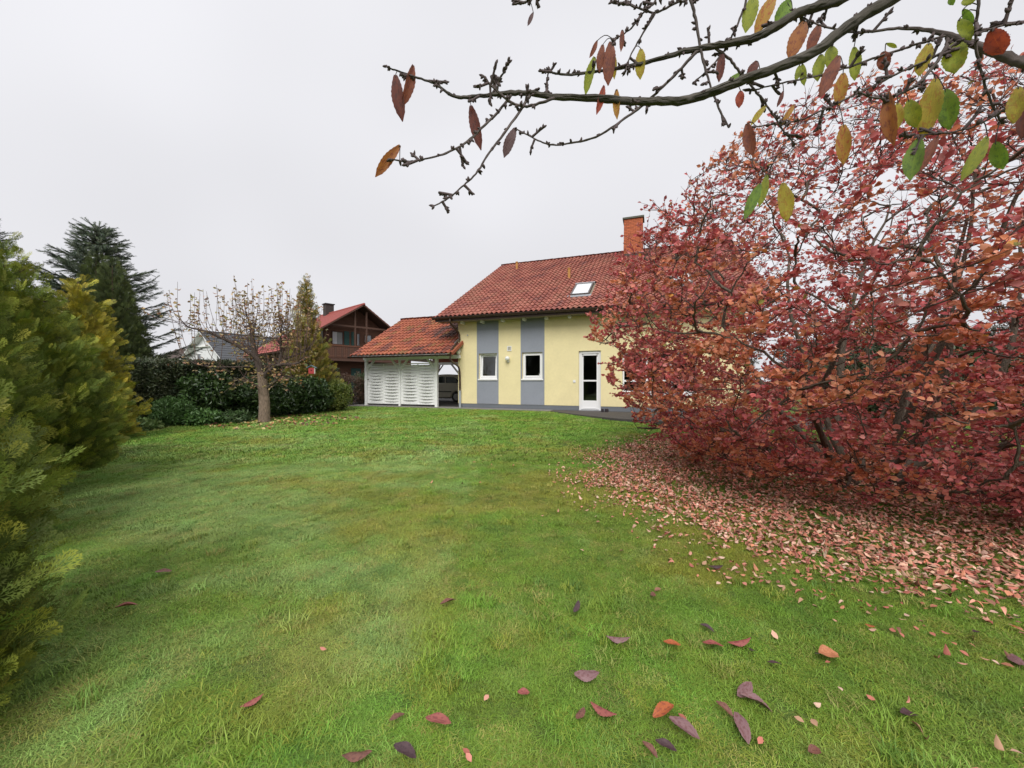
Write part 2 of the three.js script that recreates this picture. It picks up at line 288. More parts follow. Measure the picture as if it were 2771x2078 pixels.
// the roof
const roof = new THREE.Group(); roof.name = 'roof'; house.add(roof); roof.position.set(-0.8, EAVE - 0.02, OUT); roof.rotation.x = PITCH - Math.PI / 2; roof.userData.tilt = Math.PI / 2 - PITCH;
const RL = (OUT - ZR) / Math.cos(PITCH), TW = 12.5 / 60, TS = RL / 27;
const CLAY = [lin(0.375, 0.12, 0.083), lin(0.34, 0.105, 0.075), lin(0.42, 0.15, 0.105), lin(0.30, 0.093, 0.07), lin(0.245, 0.09, 0.073), lin(0.33, 0.128, 0.085)];
const SKY1 = [5.58, 6.35, 1.55, 3.1], SKY2 = [9.4, 10.2, 1.9, 3.3];   // skylights: along, up the slope, in the roof's frame
const inSky = (x, s, [a, b, c, d]) => x > a - 0.16 && x < b - 0.02 && s > c - 0.28 && s < d - 0.02;
tiledRoof(roof, { cols: 60, rows: 27, w: TW, step: TS, colors: CLAY, seed: 5, most: 300,
  colorOf: (x, s, r) => { const n = n2(x * 0.7, s * 0.7) + r() * 0.7 - 0.45; return n > 0.75 ? 4 : n > 0.35 ? 3 : n > 0.1 ? 1 : n > -0.25 ? 0 : n > -0.5 ? 5 : 2; },
  skip: (x, s) => inSky(x, s, SKY1) || inSky(x, s, SKY2), near: (x, s) => (x > 7 ? 50 : 0) + Math.abs(s - 1) * 0.9 - x * 0.25 });
part('roof_deck', box(0.02, 12.46, 0.02, RL, -0.16, -0.035), M.soffit, roof);
ridgeCaps(roof, 0, 12.5, RL + 0.0, 0.0, CLAY.slice(0, 4).map((c) => std(c, 0.75, { map: T.clay })), 8);
part('verge_board', box(-0.03, 0.015, 0.0, RL, -0.2, -0.01), M.brown, roof); part('verge_board', box(12.465, 12.51, 0.0, RL, -0.2, -0.01), M.brown, roof);
part('drip_edge', box(0.0, 12.48, -0.02, 0.0, -0.075, 0.0), std([0.6, 0.6, 0.6], 0.4, { metalness: 0.4 }), roof);
for (const [a, b, c, d] of [SKY1, SKY2]) {
  const s = part('skylight', merge(frameAround(a, b, c, d, -0.03, 0.1, 0.06)), M.darkFrame, roof);
  part('pane', box(a + 0.05, b - 0.05, c + 0.05, d - 0.05, 0.07, 0.076), phys([0.85, 0.88, 0.9], 0.03, { transmission: 0.25, thickness: 0, ior: 2.2 }), s);
  part('flashing', box(a - 0.1, b + 0.1, c - 0.2, c - 0.001, 0.0, 0.055, 0.01), M.zinc, s); part('flashing', box(a - 0.05, b + 0.05, d + 0.001, d + 0.09, 0.02, 0.1, 0.01), M.zinc, s);
}
for (const [x, s, h] of [[5.0, 4.5, 0.42], [1.42, 7.55, 0.36]]) {
  const v = new THREE.Group(); v.name = 'roof_vent'; roof.add(v); v.position.set(x, s, 0.02); v.rotation.x = Math.PI / 2 - PITCH;
  part('pipe', tube([V(0, -0.1, 0), V(0, h, 0)], 0.065, 12), std([0.5, 0.25, 0.06], 0.7, { map: T.clay }), v); part('cap', tube([V(0, h, 0), V(0, h + 0.05, 0)], [0.085, 0.07], 12), std([0.5, 0.25, 0.06], 0.7, { map: T.clay }), v);
}
{ // back slope, so that the roof is closed
  const k = new THREE.Group(); k.name = 'back_roof'; house.add(k); k.position.set(-0.8, EAVE - 0.02, DEEP - OUT); k.rotation.x = Math.PI / 2 - PITCH;
  part('roof_deck', box(0.02, 12.46, 0.02, RL - 0.03, 0.02, 0.12), M.soffit, k);
}
function gutter(x0, x1, y, z, r, parent) {
  const half = []; for (let k = 0; k <= 10; k++) { const a = Math.PI + (k / 10) * Math.PI; half.push(new THREE.Vector2(Math.cos(a) * r, Math.sin(a) * r)); }
  for (let k = 10; k >= 0; k--) { const a = Math.PI + (k / 10) * Math.PI; half.push(new THREE.Vector2(Math.cos(a) * (r - 0.006), Math.sin(a) * (r - 0.006))); }
  const g = new THREE.ExtrudeGeometry(new THREE.Shape(half), { depth: x1 - x0, bevelEnabled: false }); g.rotateY(Math.PI / 2); g.translate(x0, y, z);
  const m = part('gutter', merge([clean(g), tube([V(x0, y, z + r), V(x1, y, z + r)], 0.011, 6), box(x0 - 0.004, x0, y - r, y, z - r, z + r), box(x1, x1 + 0.004, y - r, y, z - r, z + r)]), M.brown, parent);
  for (let x = x0 + 0.3; x < x1; x += 0.72) part('bracket', box(x - 0.015, x + 0.015, y - r - 0.006, y - r + 0.01, z - r, z + r), M.brown, m);
  return m;
}
gutter(-0.86, 11.75, EAVE - 0.06, OUT + 0.085, 0.075, house);
part('fascia', box(-0.79, 11.69, EAVE - 0.22, EAVE - 0.045, OUT - 0.045, OUT - 0.01), M.brown, house);
part('soffit', box(-0.78, 11.68, EAVE - 0.2, EAVE - 0.18, 0.002, OUT - 0.046), M.soffit, house);
for (let i = 0; i < 12; i++) { const x = 0.25 + i * 0.93; part('rafter_tail', box(x, x + 0.1, EAVE - 0.3, EAVE - 0.2, 0.008, 0.3, 0.006), M.whitePaint, house); }
part('downpipe', merge([tube(curve([V(-0.02, 3.78, 0.68), V(-0.02, 3.6, 0.66), V(0.02, 3.42, 0.35), V(0.07, 3.26, 0.12), V(0.09, 3.1, 0.085), V(0.1, 2.98, 0.085)], 24), 0.045, 12), tube(curve([V(0.1, 3.0, 0.085), V(0.1, 2.92, 0.1), V(0.12, 2.78, 0.4), V(0.16, 2.55, 0.75), V(0.17, 2.42, 0.95)], 18), 0.045, 12)]), M.brown, house);
{ // chimney of brick with a slab on top
  const g = box(6.5, 7.5, 7.2, 9.68, -7.0, -6.2), tap = g.attributes.position;
  for (let i = 0; i < tap.count; i++) if (tap.getY(i) > 9) { tap.setX(i, lerp(tap.getX(i), 7.0, 0.06)); tap.setZ(i, lerp(tap.getZ(i), -6.6, 0.06)); }
  const brick = tex(512, (u, v) => { const row = Math.floor(v * 12), bu = (u * 4 + (row % 2) * 0.5) % 1, bv = (v * 12) % 1, j = bu < 0.04 || bv < 0.11; return j ? 0.25 : 0.78 + 0.2 * n2(Math.floor(u * 4 + (row % 2) * 0.5) * 7.3, row * 3.1) + 0.07 * n2(u * 60, v * 60); });
  const c = part('chimney', g, std([0.50, 0.135, 0.055], 0.85, { map: brick, bumpMap: brick, bumpScale: 0.008 }), house);
  part('cap', box(6.46, 7.54, 9.68, 9.78, -7.04, -6.16, 0.015), std([0.13, 0.14, 0.11], 0.9, { map: T.pave }), c);
  part('flashing', box(6.44, 7.56, 7.72, 7.86, -7.06, -6.14, 0.01), M.brown, c);
}
// ---------------------------------------------------------------- carport
const carport = thing('carport', 'white timber carport with woven fence panels and weathered red tiled roof', 'carport', HOUSE, TURN);
{
  const post = (t, z, w = 0.13, top = 2.14) => part('post', box(t - w / 2, t + w / 2, 0.0, top, z - w / 2, z + w / 2, 0.01), M.whitePaint, carport);
  for (const t of [-4.85, -1.02]) post(t, 0.1); post(-2.96, 0.1, 0.09);
  for (const t of [-4.85, -2.9, -0.5]) post(t, -5.7);
  part('beam', box(-5.0, 0.15, 2.14, 2.29, 0.04, 0.16, 0.008), M.whitePaint, carport);
  part('beam', box(-5.0, -0.1, 2.14, 2.29, -5.76, -5.64, 0.008), M.whitePaint, carport);
  for (const t of [-4.85, -1.02]) part('beam', box(t - 0.06, t + 0.06, 2.29, 2.43, -5.9, 0.3, 0.008), M.whitePaint, carport);
  for (const [t, s] of [[-4.79, 1], [-3.0, -1], [-2.92, 1], [-1.09, -1]]) part('brace', bar(V(t, 1.72, 0.1), V(t + s * 0.42, 2.16, 0.1), 0.07, 0.08, 0.006), M.whitePaint, carport);
  for (const [t, s] of [[-4.79, 1], [-2.97, -1], [-2.83, 1], [-0.57, -1]]) part('brace', bar(V(t, 1.6, -5.7), V(t + s * 0.5, 2.16, -5.7), 0.08, 0.09, 0.006), M.whitePaint, carport);
  for (let i = 0; i < 7; i++) { const t = -4.6 + i * 0.78; if (Math.abs(t + 4.85) < 0.1) continue; part('rafter', bar(V(t, 2.36, 0.2), V(t, 4.2, -2.75), 0.09, 0.13, 0.006), M.whitePaint, carport); }
  // woven panels
  const W = 1.74, rows = 26, pitch = 0.07, flip = [1, -1].map((sgn) => {
    const K = 16, pos = [], uv = [], idx = [], h = 0.0335, th = 0.006;
    for (let k = 0; k <= K; k++) { const x = (k / K) * W, z = sgn * 0.034 * Math.sin((x / W) * Math.PI * 2); for (const [y, dz] of [[-h, th], [h, th], [h, -th], [-h, -th]]) { pos.push(x, y, z + dz); uv.push(x, y); } }
    for (let k = 0; k < K; k++) for (let e = 0; e < 4; e++) { const a = k * 4 + e, b = k * 4 + (e + 1) % 4; idx.push(a, a + 4, b, b, a + 4, b + 4); }
    const g = geoFrom(pos, idx, uv).toNonIndexed(); g.computeVertexNormals(); return g;
  });
  for (const t of [-4.77, -2.9]) {
    const p = part('woven_panel', merge([box(t, t + 0.045, 0.1, 1.97, 0.06, 0.13, 0.004), box(t + W + 0.035, t + W + 0.08, 0.1, 1.97, 0.06, 0.13, 0.004), box(t + 0.046, t + W + 0.034, 1.93, 1.97, 0.062, 0.128, 0.004), box(t + 0.046, t + W + 0.034, 0.1, 0.14, 0.062, 0.128, 0.004), box(t + W / 2 + 0.02, t + W / 2 + 0.06, 0.141, 1.929, 0.088, 0.1)]), M.whitePaint, carport);
    for (let i = 0; i < rows - 1; i++) { const m = part('slat', flip[i % 2], M.whitePaint, p); m.position.set(t + 0.04, 0.18 + i * pitch * 1.0, 0.095); }
  }
  const lock = part('latch', box(-4.75, -4.69, 1.22, 1.26, 0.13, 0.16, 0.005), M.darkFrame, carport.children.find((c) => c.name === 'woven_panel'));
  lock.name = 'latch';
  // roof
  const PC = Math.atan2(2.17, 3.8), RC = 3.8 / Math.cos(PC), r = new THREE.Group(); r.name = 'roof'; carport.add(r); r.position.set(-5.0, 2.3, 1.0); r.rotation.x = PC - Math.PI / 2; r.userData.tilt = Math.PI / 2 - PC;
  const cols = [lin(0.40, 0.115, 0.06), lin(0.34, 0.095, 0.055), lin(0.45, 0.145, 0.07), lin(0.21, 0.07, 0.05), lin(0.11, 0.055, 0.045), lin(0.27, 0.125, 0.05)];
  tiledRoof(r, { cols: 25, rows: 13, w: 0.21, step: RC / 13, colors: cols, seed: 15, most: 300,
    colorOf: (x, s, q) => { const n = n2(x * 0.8 + 3, s * 0.8 + 1) * 0.6 + 1.25 * Math.exp(-(((x - 4.1) / 1.0) ** 2) - ((s - 3.0) / 1.4) ** 2) + q() * 0.7 - 0.35; const moss = n2(x * 1.3, s * 1.1 + 9) + q() * 0.5; return n > 0.72 ? 4 : n > 0.42 ? 3 : moss > 0.85 ? 5 : n > 0.1 ? 1 : n > -0.3 ? 0 : 2; },
    skip: (x, s) => x > 4.78 && s > 0.85, near: (x, s) => s - x * 0.1 });
  part('roof_deck', box(0.01, 4.985, 0.02, RC, -0.1, -0.035), M.whitePaint, r);
  part('verge_tile', box(5.2, 5.27, 0, 1.12, -0.09, 0.06, 0.015), std(cols[0], 0.75, { map: T.clay }), r);
  part('verge_board', box(-0.03, 0.008, 0, RC, -0.16, 0.0, 0.004), std(cols[1], 0.75, { map: T.clay }), r);
  ridgeCaps(r, 0, 5.0, RC, 0.02, cols.slice(0, 4).map((c) => std(c, 0.75, { map: T.clay })), 18);
  const k = new THREE.Group(); k.name = 'back_roof'; carport.add(k); k.position.set(-5.0, 2.3, -6.6); k.rotation.x = Math.PI / 2 - PC;
  part('roof_deck', box(0.01, 4.985, 0.02, RC - 0.02, 0.03, 0.1), std(cols[1], 0.8), k);
  gutter(-5.04, 0.27, 2.25, 1.07, 0.06, carport);
  part('downpipe', merge([tube(curve([V(0.2, 2.2, 1.06), V(0.19, 2.02, 1.02), V(0.14, 1.9, 0.6), V(0.1, 1.8, 0.22), V(0.1, 1.68, 0.1), V(0.12, 1.5, 0.085)], 24), 0.04, 12), tube([V(0.12, 1.52, 0.085), V(0.13, 0.72, 0.085)], 0.04, 12)]), M.brown, carport);
  part('standpipe', merge([tube([V(0.13, 0.0, 0.085), V(0.13, 0.74, 0.085)], 0.052, 12), tube([V(0.13, 0.68, 0.085), V(0.13, 0.745, 0.085)], 0.058, 12)]), std([0.40, 0.43, 0.46], 0.5, { metalness: 0.3 }), carport);
}
// ---------------------------------------------------------------- shoes by the door
function shoe(t, z, turn, label) {
  const p = atHouse(t, 0.002, z), o = thing('garden_clog', label, 'shoe', [p.x, p.y, p.z], TURN + turn, 'shoes by the garden door');
  const prof = new THREE.Shape(); prof.moveTo(0, 0.025); prof.lineTo(0.27, 0.025); prof.bezierCurveTo(0.3, 0.06, 0.24, 0.085, 0.19, 0.1); prof.bezierCurveTo(0.15, 0.115, 0.13, 0.1, 0.1, 0.085); prof.bezierCurveTo(0.06, 0.08, 0.02, 0.12, -0.005, 0.11); prof.lineTo(0, 0.025);
  const g = new THREE.ExtrudeGeometry(prof, { depth: 0.06, bevelEnabled: true, bevelSize: 0.012, bevelThickness: 0.018, bevelSegments: 3 }); g.translate(-0.12, 0, -0.03); g.rotateY(Math.PI / 2);
  part('upper', clean(g), std([0.025, 0.018, 0.024], 0.55), o); part('sole', box(-0.05, 0.05, 0, 0.024, -0.16, 0.13, 0.011), std([0.015, 0.014, 0.014], 0.8), o);
}
shoe(6.22, 0.3, 0.1, 'left one of the two dark clogs standing beside the white garden door'); shoe(6.37, 0.28, -0.08, 'right one of the two dark clogs standing beside the white garden door');

// ---------------------------------------------------------------- leaves and sprays
function leafGeo(L, W, { fold = 0.25, curl = 0.15, rows = 4, shape = 0.5, twist = 0 } = {}) { // base at the origin, tip along +y, upper face +z
  const pos = [], uv = [], idx = [];
  for (let j = 0; j <= rows; j++) {
    const v = j / rows, w = (W / 2) * Math.pow(Math.sin(Math.PI * Math.pow(v, shape === 0.5 ? 1 : shape)), 0.75) + (j === 0 || j === rows ? 0.0005 : 0), y = v * L, z = -curl * L * v * v, a = twist * v;
    for (const s of [-1, 0, 1]) { const x = s * w, dz = Math.abs(s) * w * fold * 2; pos.push(x * Math.cos(a), y, z + dz + x * Math.sin(a)); uv.push((s + 1) / 2, v); }
  }
  for (let j = 0; j < rows; j++) for (let k = 0; k < 2; k++) { const a = j * 3 + k; idx.push(a, a + 1, a + 3, a + 1, a + 4, a + 3); }
  return geoFrom(pos, idx, uv);
}
function fanGeo(L, r, thin = 1) { // a flat scaly spray, as thuja bears
  const pos = [], idx = [], uv = [];
  const blade = (a, b, w, z) => { const d = b.clone().sub(a), p = V(-d.y, d.x, 0).normalize().multiplyScalar(w), m = a.clone().lerp(b, 0.45), k = pos.length / 3; for (const q of [a, m.clone().add(p), b, m.clone().sub(p)]) { pos.push(q.x, q.y, q.z + z); uv.push(0, 0); } idx.push(k, k + 2, k + 1, k, k + 3, k + 2); };
  blade(V(0, 0, 0), V(0, L, -0.06 * L), L * 0.012, 0);
  const n = 5;
  for (let i = 1; i <= n; i++) for (const s of [-1, 1]) {
    const t = i / (n + 1) + (r() - 0.5) * 0.05, len = L * (0.5 * Math.sin(Math.PI * Math.min(1, t * 0.78 + 0.22)) + 0.05), a = s * (0.68 - t * 0.3 + (r() - 0.5) * 0.2), b0 = V(0, t * L, -0.05 * L * t), z = (r() - 0.5) * 0.06 * L;
    const d = V(Math.sin(a), Math.cos(a), 0), b1 = b0.clone().add(d.clone().multiplyScalar(len)); b1.z += z;
    blade(b0, b1, L * 0.02 * thin, 0);
    for (let k = 1; k <= 2; k++) for (const e of [-1, 1]) { const u = k / 3, c0 = b0.clone().lerp(b1, u), a2 = a + e * 0.5, l2 = len * 0.42 * (1.15 - u * 0.6); blade(c0, c0.clone().add(V(Math.sin(a2) * l2, Math.cos(a2) * l2, (r() - 0.5) * 0.04 * L)), L * 0.019 * thin, 0); }
  }
  const col = []; for (let i = 0; i < pos.length; i += 3) { const t = clamp(Math.hypot(pos[i] * 1.3, pos[i + 1]) / L, 0, 1), k = t * t; col.push(1 + 0.16 * k, 1, 1 - 0.2 * k); }   // young tips a little yellower
  const g = geoFrom(pos, idx, uv); g.setAttribute('color', new THREE.Float32BufferAttribute(col, 3)); return g;
}
function brushGeo(L, R, n, r, w = 0.006) { // a twig set with needles
  const pos = [], idx = [], uv = [];
  const tri = (a, b, p) => { const k = pos.length / 3; for (const q of [a.clone().add(p), a.clone().sub(p), b]) { pos.push(q.x, q.y, q.z); uv.push(0, 0); } idx.push(k, k + 1, k + 2); };
  for (let i = 0; i < n; i++) { const t = i / n, a = i * 2.4 + r(), d = V(Math.cos(a) * 0.8, 0.55, Math.sin(a) * 0.8).normalize(), b = V(0, t * L, 0); tri(b, b.clone().add(d.multiplyScalar(R * (0.7 + r() * 0.5))), V(-Math.sin(a), 0, Math.cos(a)).multiplyScalar(w)); }
  tri(V(0, 0, 0), V(0, L, 0), V(w * 0.8, 0, 0)); tri(V(0, 0, 0), V(0, L, 0), V(0, 0, w * 0.8));
  return geoFrom(pos, idx, uv);
}
function clumpGeo(n, R, L, W, r, opt) { // a handful of leaves round a twig end
  const g = [];
  for (let i = 0; i < n; i++) { const l = leafGeo(L * (0.75 + r() * 0.5), W * (0.8 + r() * 0.4), { rows: 2, ...opt }), d = V(r() - 0.5, r() * 0.9 - 0.25, r() - 0.5).normalize(); l.rotateY(r() * 6.28); l.applyQuaternion(upQ(d, r() * 6.28)); l.translate((r() - 0.5) * R, (r() - 0.5) * R, (r() - 0.5) * R); g.push(l); }
  return mergeGeometries(g);
}
const leafM = (rough = 0.6, through = 0.3) => phys([1, 1, 1], rough, through ? { transmission: through, thickness: 0, side: THREE.DoubleSide, roughness: Math.max(rough, 0.85) } : { side: THREE.DoubleSide });
const barkM = (c, s = 0.02) => std(c, 0.95, { map: T.barkCol, bumpMap: T.bark, bumpScale: s });
const rough = (r, k = 0.5) => V((r() - 0.5) * k, (r() - 0.5) * k, (r() - 0.5) * k);

// ---------------------------------------------------------------- thujas and other conifers
const fanVariants = [31, 32, 33].map((s) => fanGeo(1, mulberry(s)));
function fans(name, parent, r, count, place, colors, size, mat, geo = fanVariants, spreadN = 1.0) { // place(r) -> { p, out }
  const lists = geo.map(() => [[], []]);
  for (let i = 0; i < count; i++) {
    const { p, out, s = 1, c } = place(r), k = Math.floor(r() * geo.length), d = out.clone().add(rough(r, spreadN)).normalize();
    lists[k][0].push(M4(p, upQ(d, r() * 6.28), size * s * (0.65 + r() * 0.7))); lists[k][1].push(jitter(c ?? pick(r, colors), r, 0.38));
  }
  lists.forEach(([m, c], k) => m.length && instanced(name, geo[k], mat, m, c, parent));
}
function conifer({ name, label, x, z, h, rad, count, size, colors, seed, lift = 0.05, rise = 0.5, lump = 0.22, mat, geo, category = 'tree', shape = 1, plumes = 0, plume = [0.42, 0.13], trunkR = 0.07, group, tips }) {
  const y0 = ground(x, z), o = thing(name, label, category, [x, y0, z], 0, group), r = mulberry(seed);
  const env = (t, a) => { const base = shape === 1 ? Math.min(1, (1 - t) * 1.5) ** 0.8 * (0.84 + 0.16 * Math.min(1, t * 5)) : (1 - t) ** shape * (0.75 + 0.25 * Math.min(1, t * 6)); return rad * base * (1 + lump * n3(Math.cos(a) * 1.6 + x, t * h * 1.3, Math.sin(a) * 1.6 + z) + lump * 0.5 * n3(Math.cos(a) * 4 + x, t * h * 3.4, Math.sin(a) * 4)); };
  const stemTop = V((r() - 0.5) * 0.15, h * 0.93, (r() - 0.5) * 0.15);
  part('trunk', tube(curve([V(0, -0.05, 0), V(0.03, h * 0.3, 0.02), stemTop], 8), [0, 1, 2, 3, 4, 5, 6, 7, 8].map((i) => lerp(trunkR, 0.012, i / 8)), 8), barkM([0.11, 0.07, 0.05]), o);
  const place = (lo, hi) => (q) => { let t = 1 - Math.sqrt(1 - q() * 0.999), a = q() * 6.283, R = env(t, a) * lerp(lo, hi, Math.sqrt(q())); const y = lift + t * (h - lift); const cs = Math.cos(a), sn = Math.sin(a); return { p: V(cs * R + stemTop.x * t, y, sn * R + stemTop.z * t), out: V(cs, rise + t * 0.9, sn), s: t > 0.9 ? 0.8 : 1, c: tips && q() < tips.share * (n3(cs * 2 + x, y * 1.2, sn * 2) > -0.1 ? 1.3 : 0.4) ? pick(q, tips.colors) : undefined }; };
  // foliage hangs on boughs, with gaps between them
  const tipsOf = []; for (let i = 0; i < plumes; i++) { const t = 1 - Math.sqrt(1 - (i + r()) / plumes * 0.995), a = i * 2.39996 + (r() - 0.5) * 0.5, R = env(t, a) * (0.9 + r() * 0.18), out = V(Math.cos(a), rise + t * 0.9 + (r() - 0.5) * 0.3, Math.sin(a)).normalize(), base = pick(r, colors).clone().multiplyScalar(0.8 + r() * 0.4); tipsOf.push({ p: V(Math.cos(a) * R + stemTop.x * t, lift + t * (h - lift), Math.sin(a) * R + stemTop.z * t), out, base, s: t > 0.88 ? 0.7 : 1 }); }
  const onPlume = (q) => { const b = pick(q, tipsOf), u = Math.pow(q(), 0.7), w = plume[1] * b.s * (0.35 + Math.sin(Math.PI * Math.min(1, u * 0.9 + 0.1))) , side = rough(q, 2).multiplyScalar(w * 0.5), p = b.p.clone().sub(b.out.clone().multiplyScalar(plume[0] * b.s * u)).add(side); if (p.y < lift) p.y = lift + q() * 0.08; return { p, out: b.out.clone().add(side.clone().multiplyScalar(2.2 / Math.max(0.05, w) * 0.35)).add(V(0, 0.15, 0)), c: tips && q() < tips.share * (1 - u) * 1.8 ? pick(q, tips.colors) : b.base, s: b.s }; };
  fans('inner_foliage', o, r, Math.round(count * (plumes ? 0.12 : 0.45)), place(0.35, 0.8), colors, size * 1.15, mat, geo);
  fans('foliage', o, r, count, plumes ? onPlume : place(0.72, 1.04), colors, size, mat, geo, plumes ? 0.7 : 1.0);
  // boughs that carry it
  const b = []; for (let i = 0; i < 26; i++) { const t = 0.03 + r() * 0.85, a = r() * 6.28, R = env(t, a) * 0.85, y = lift + t * (h - lift); b.push(tube([V(stemTop.x * t, Math.max(0.05, y - R * 0.5), stemTop.z * t), V(Math.cos(a) * R * 0.5, y - R * 0.12, Math.sin(a) * R * 0.5), V(Math.cos(a) * R, y, Math.sin(a) * R)], [0.02, 0.012, 0.005], 5)); }
  const bo = part('boughs', mergeGeometries(b), barkM([0.1, 0.06, 0.04]), o); bo.userData.kind = 'stuff';
  return o;
}
const fanM = phys([1, 1, 1], 0.75, { side: THREE.DoubleSide, vertexColors: true });
const TH = { green: [lin(0.16, 0.225, 0.028), lin(0.125, 0.19, 0.026), lin(0.20, 0.25, 0.032), lin(0.105, 0.16, 0.024)], light: [lin(0.30, 0.34, 0.05), lin(0.25, 0.31, 0.05)] };
const hedgeGroup = 'thuja row along the left edge of the lawn';
conifer({ name: 'thuja', label: 'nearest thuja of the left row, cut by the photo\'s left edge', x: -2.92, z: -1.42, h: 2.9, rad: 0.86, count: 9000, size: 0.135, rise: 0.7, plumes: 210, shape: 0.7, colors: TH.green, seed: 101, mat: fanM, tips: { share: 0.15, colors: TH.light }, group: hedgeGroup, lift: 0.03 });
conifer({ name: 'thuja', label: 'second nearest thuja of the left row, just behind the nearest one', x: -4.85, z: -3.05, h: 3.3, rad: 0.78, count: 8500, size: 0.145, rise: 0.6, plumes: 200, colors: TH.green, seed: 102, mat: fanM, tips: { share: 0.22, colors: TH.light }, group: hedgeGroup });
conifer({ name: 'thuja', label: 'third thuja of the left row, with bare reddish stem at its foot', x: -6.15, z: -4.75, h: 3.25, rad: 0.84, count: 8500, size: 0.145, rise: 0.6, plumes: 200, colors: TH.green.slice(1), seed: 103, mat: fanM, tips: { share: 0.12, colors: TH.light }, group: hedgeGroup, lift: 0.2 });
conifer({ name: 'thuja', label: 'far thuja of the left row, just in front of the golden conifer', x: -7.55, z: -6.35, h: 2.7, rad: 0.72, count: 7000, size: 0.145, rise: 0.6, plumes: 160, colors: TH.green, seed: 104, mat: fanM, tips: { share: 0.12, colors: TH.light }, group: hedgeGroup, lift: 0.12 });
conifer({ name: 'golden_conifer', label: 'golden yellow conifer with puffy tips at the end of the thuja row', x: -9.35, z: -8.4, h: 3.75, rad: 0.98, count: 4500, size: 0.18, plumes: 120, plume: [0.35, 0.16], colors: [lin(0.20, 0.21, 0.026), lin(0.25, 0.24, 0.026), lin(0.14, 0.165, 0.024)], seed: 105, mat: fanM, shape: 0.8, lump: 0.45, tips: { share: 0.5, colors: [lin(0.38, 0.35, 0.04), lin(0.33, 0.32, 0.04)] }, rise: 0.25 });
for (const [x, z, h, label, s] of [[-14.35, -13.4, 5.75, 'left one of two dark columnar thujas before the blue-green spruce', 111], [-13.35, -13.0, 5.45, 'right one of two dark columnar thujas before the blue-green spruce', 112]])
  conifer({ name: 'columnar_thuja', label, x, z, h, rad: 0.95, count: 5200, size: 0.17, colors: [lin(0.055, 0.085, 0.02), lin(0.065, 0.095, 0.022), lin(0.045, 0.07, 0.018)], seed: s, mat: fanM, lump: 0.07, rise: 1.1, group: 'dark columnar thujas' });
conifer({ name: 'spire_conifer', label: 'slim yellow-green spire conifer between apple tree and brown chalet', x: -8.05, z: -15.3, h: 5.6, rad: 1.08, count: 4600, size: 0.2, plumes: 170, plume: [0.45, 0.14], colors: [lin(0.17, 0.18, 0.03), lin(0.13, 0.15, 0.026), lin(0.20, 0.155, 0.04)], seed: 106, mat: fanM, lump: 0.55, shape: 1.15, rise: 0.8, tips: { share: 0.4, colors: [lin(0.33, 0.31, 0.045), lin(0.28, 0.21, 0.06)] } });
function spruce(x, z, h, R, label, seed, twigs) {
  const y0 = ground(x, z), o = thing('spruce', label, 'tree', [x, y0, z]), r = mulberry(seed), boughs = [], mats = [[], []], cols = [[], []];
  part('trunk', tube([V(0, -0.1, 0), V(0.05, h * 0.5, 0), V(0, h, 0.03)], [0.2, 0.1, 0.012], 9), barkM([0.09, 0.06, 0.045]), o);
  const brush = [brushGeo(0.5, 0.085, 46, mulberry(seed + 1), 0.013), brushGeo(0.42, 0.075, 40, mulberry(seed + 2), 0.012)], C = [lin(0.045, 0.07, 0.035), lin(0.065, 0.09, 0.045), lin(0.032, 0.052, 0.028), lin(0.09, 0.115, 0.06)];
  for (let w = 0; w < 26; w++) {
    const t = 0.1 + 0.87 * (w / 25), y = h * t, nB = 7;
    for (let b = 0; b < nB; b++) {
      const a = b / nB * 6.28 + w * 1.1 + (r() - 0.5) * 0.7, len = R * Math.pow(1 - t, 0.85) * (0.5 + r() * 0.7) + 0.18, drop = -0.22 * len * (1 - t) + r() * 0.15, pts = [];
      for (let k = 0; k <= 5; k++) { const u = k / 5; pts.push(V(Math.cos(a) * len * u, y + drop * Math.sin(u * 2.2) + len * 0.3 * u * u, Math.sin(a) * len * u)); }
      boughs.push(tube(pts, [0.03, 0.025, 0.02, 0.014, 0.009, 0.004], 5));
      const n = Math.max(4, Math.round(twigs * len));
      for (let k = 0; k < n; k++) { const u = 0.18 + 0.82 * (k / n), i = Math.min(4, Math.floor(u * 5)), p = pts[i].clone().lerp(pts[i + 1], u * 5 - i), side = k % 2 ? 1 : -1, aa = a + side * (0.75 - u * 0.35) + (r() - 0.5) * 0.4, v = r() < 0.5 ? 0 : 1; mats[v].push(M4(p, upQ(V(Math.cos(aa), 0.15 + (r() - 0.5) * 1.1, Math.sin(aa)), r() * 6), (1.15 - u * 0.45) * (0.7 + r() * 0.5))); cols[v].push(jitter(pick(r, C), r, 0.25)); }
      mats[0].push(M4(pts[4], upQ(pts[5].clone().sub(pts[3])), 0.9)); cols[0].push(pick(r, C).clone());
    }
  }
  part('boughs', mergeGeometries(boughs), barkM([0.07, 0.05, 0.035]), o).userData.kind = 'stuff';
  brush.forEach((g, k) => instanced('needles', g, phys([1, 1, 1], 0.7, { side: THREE.DoubleSide }), mats[k], cols[k], o));
}
spruce(-18.1, -17, 7.95, 4.1, 'tall dark blue-green spruce behind the columnar thujas', 121, 22);
spruce(-17.0, -12.0, 6.9, 2.3, 'spruce of which only the top shows at the photo\'s left edge', 122, 16);

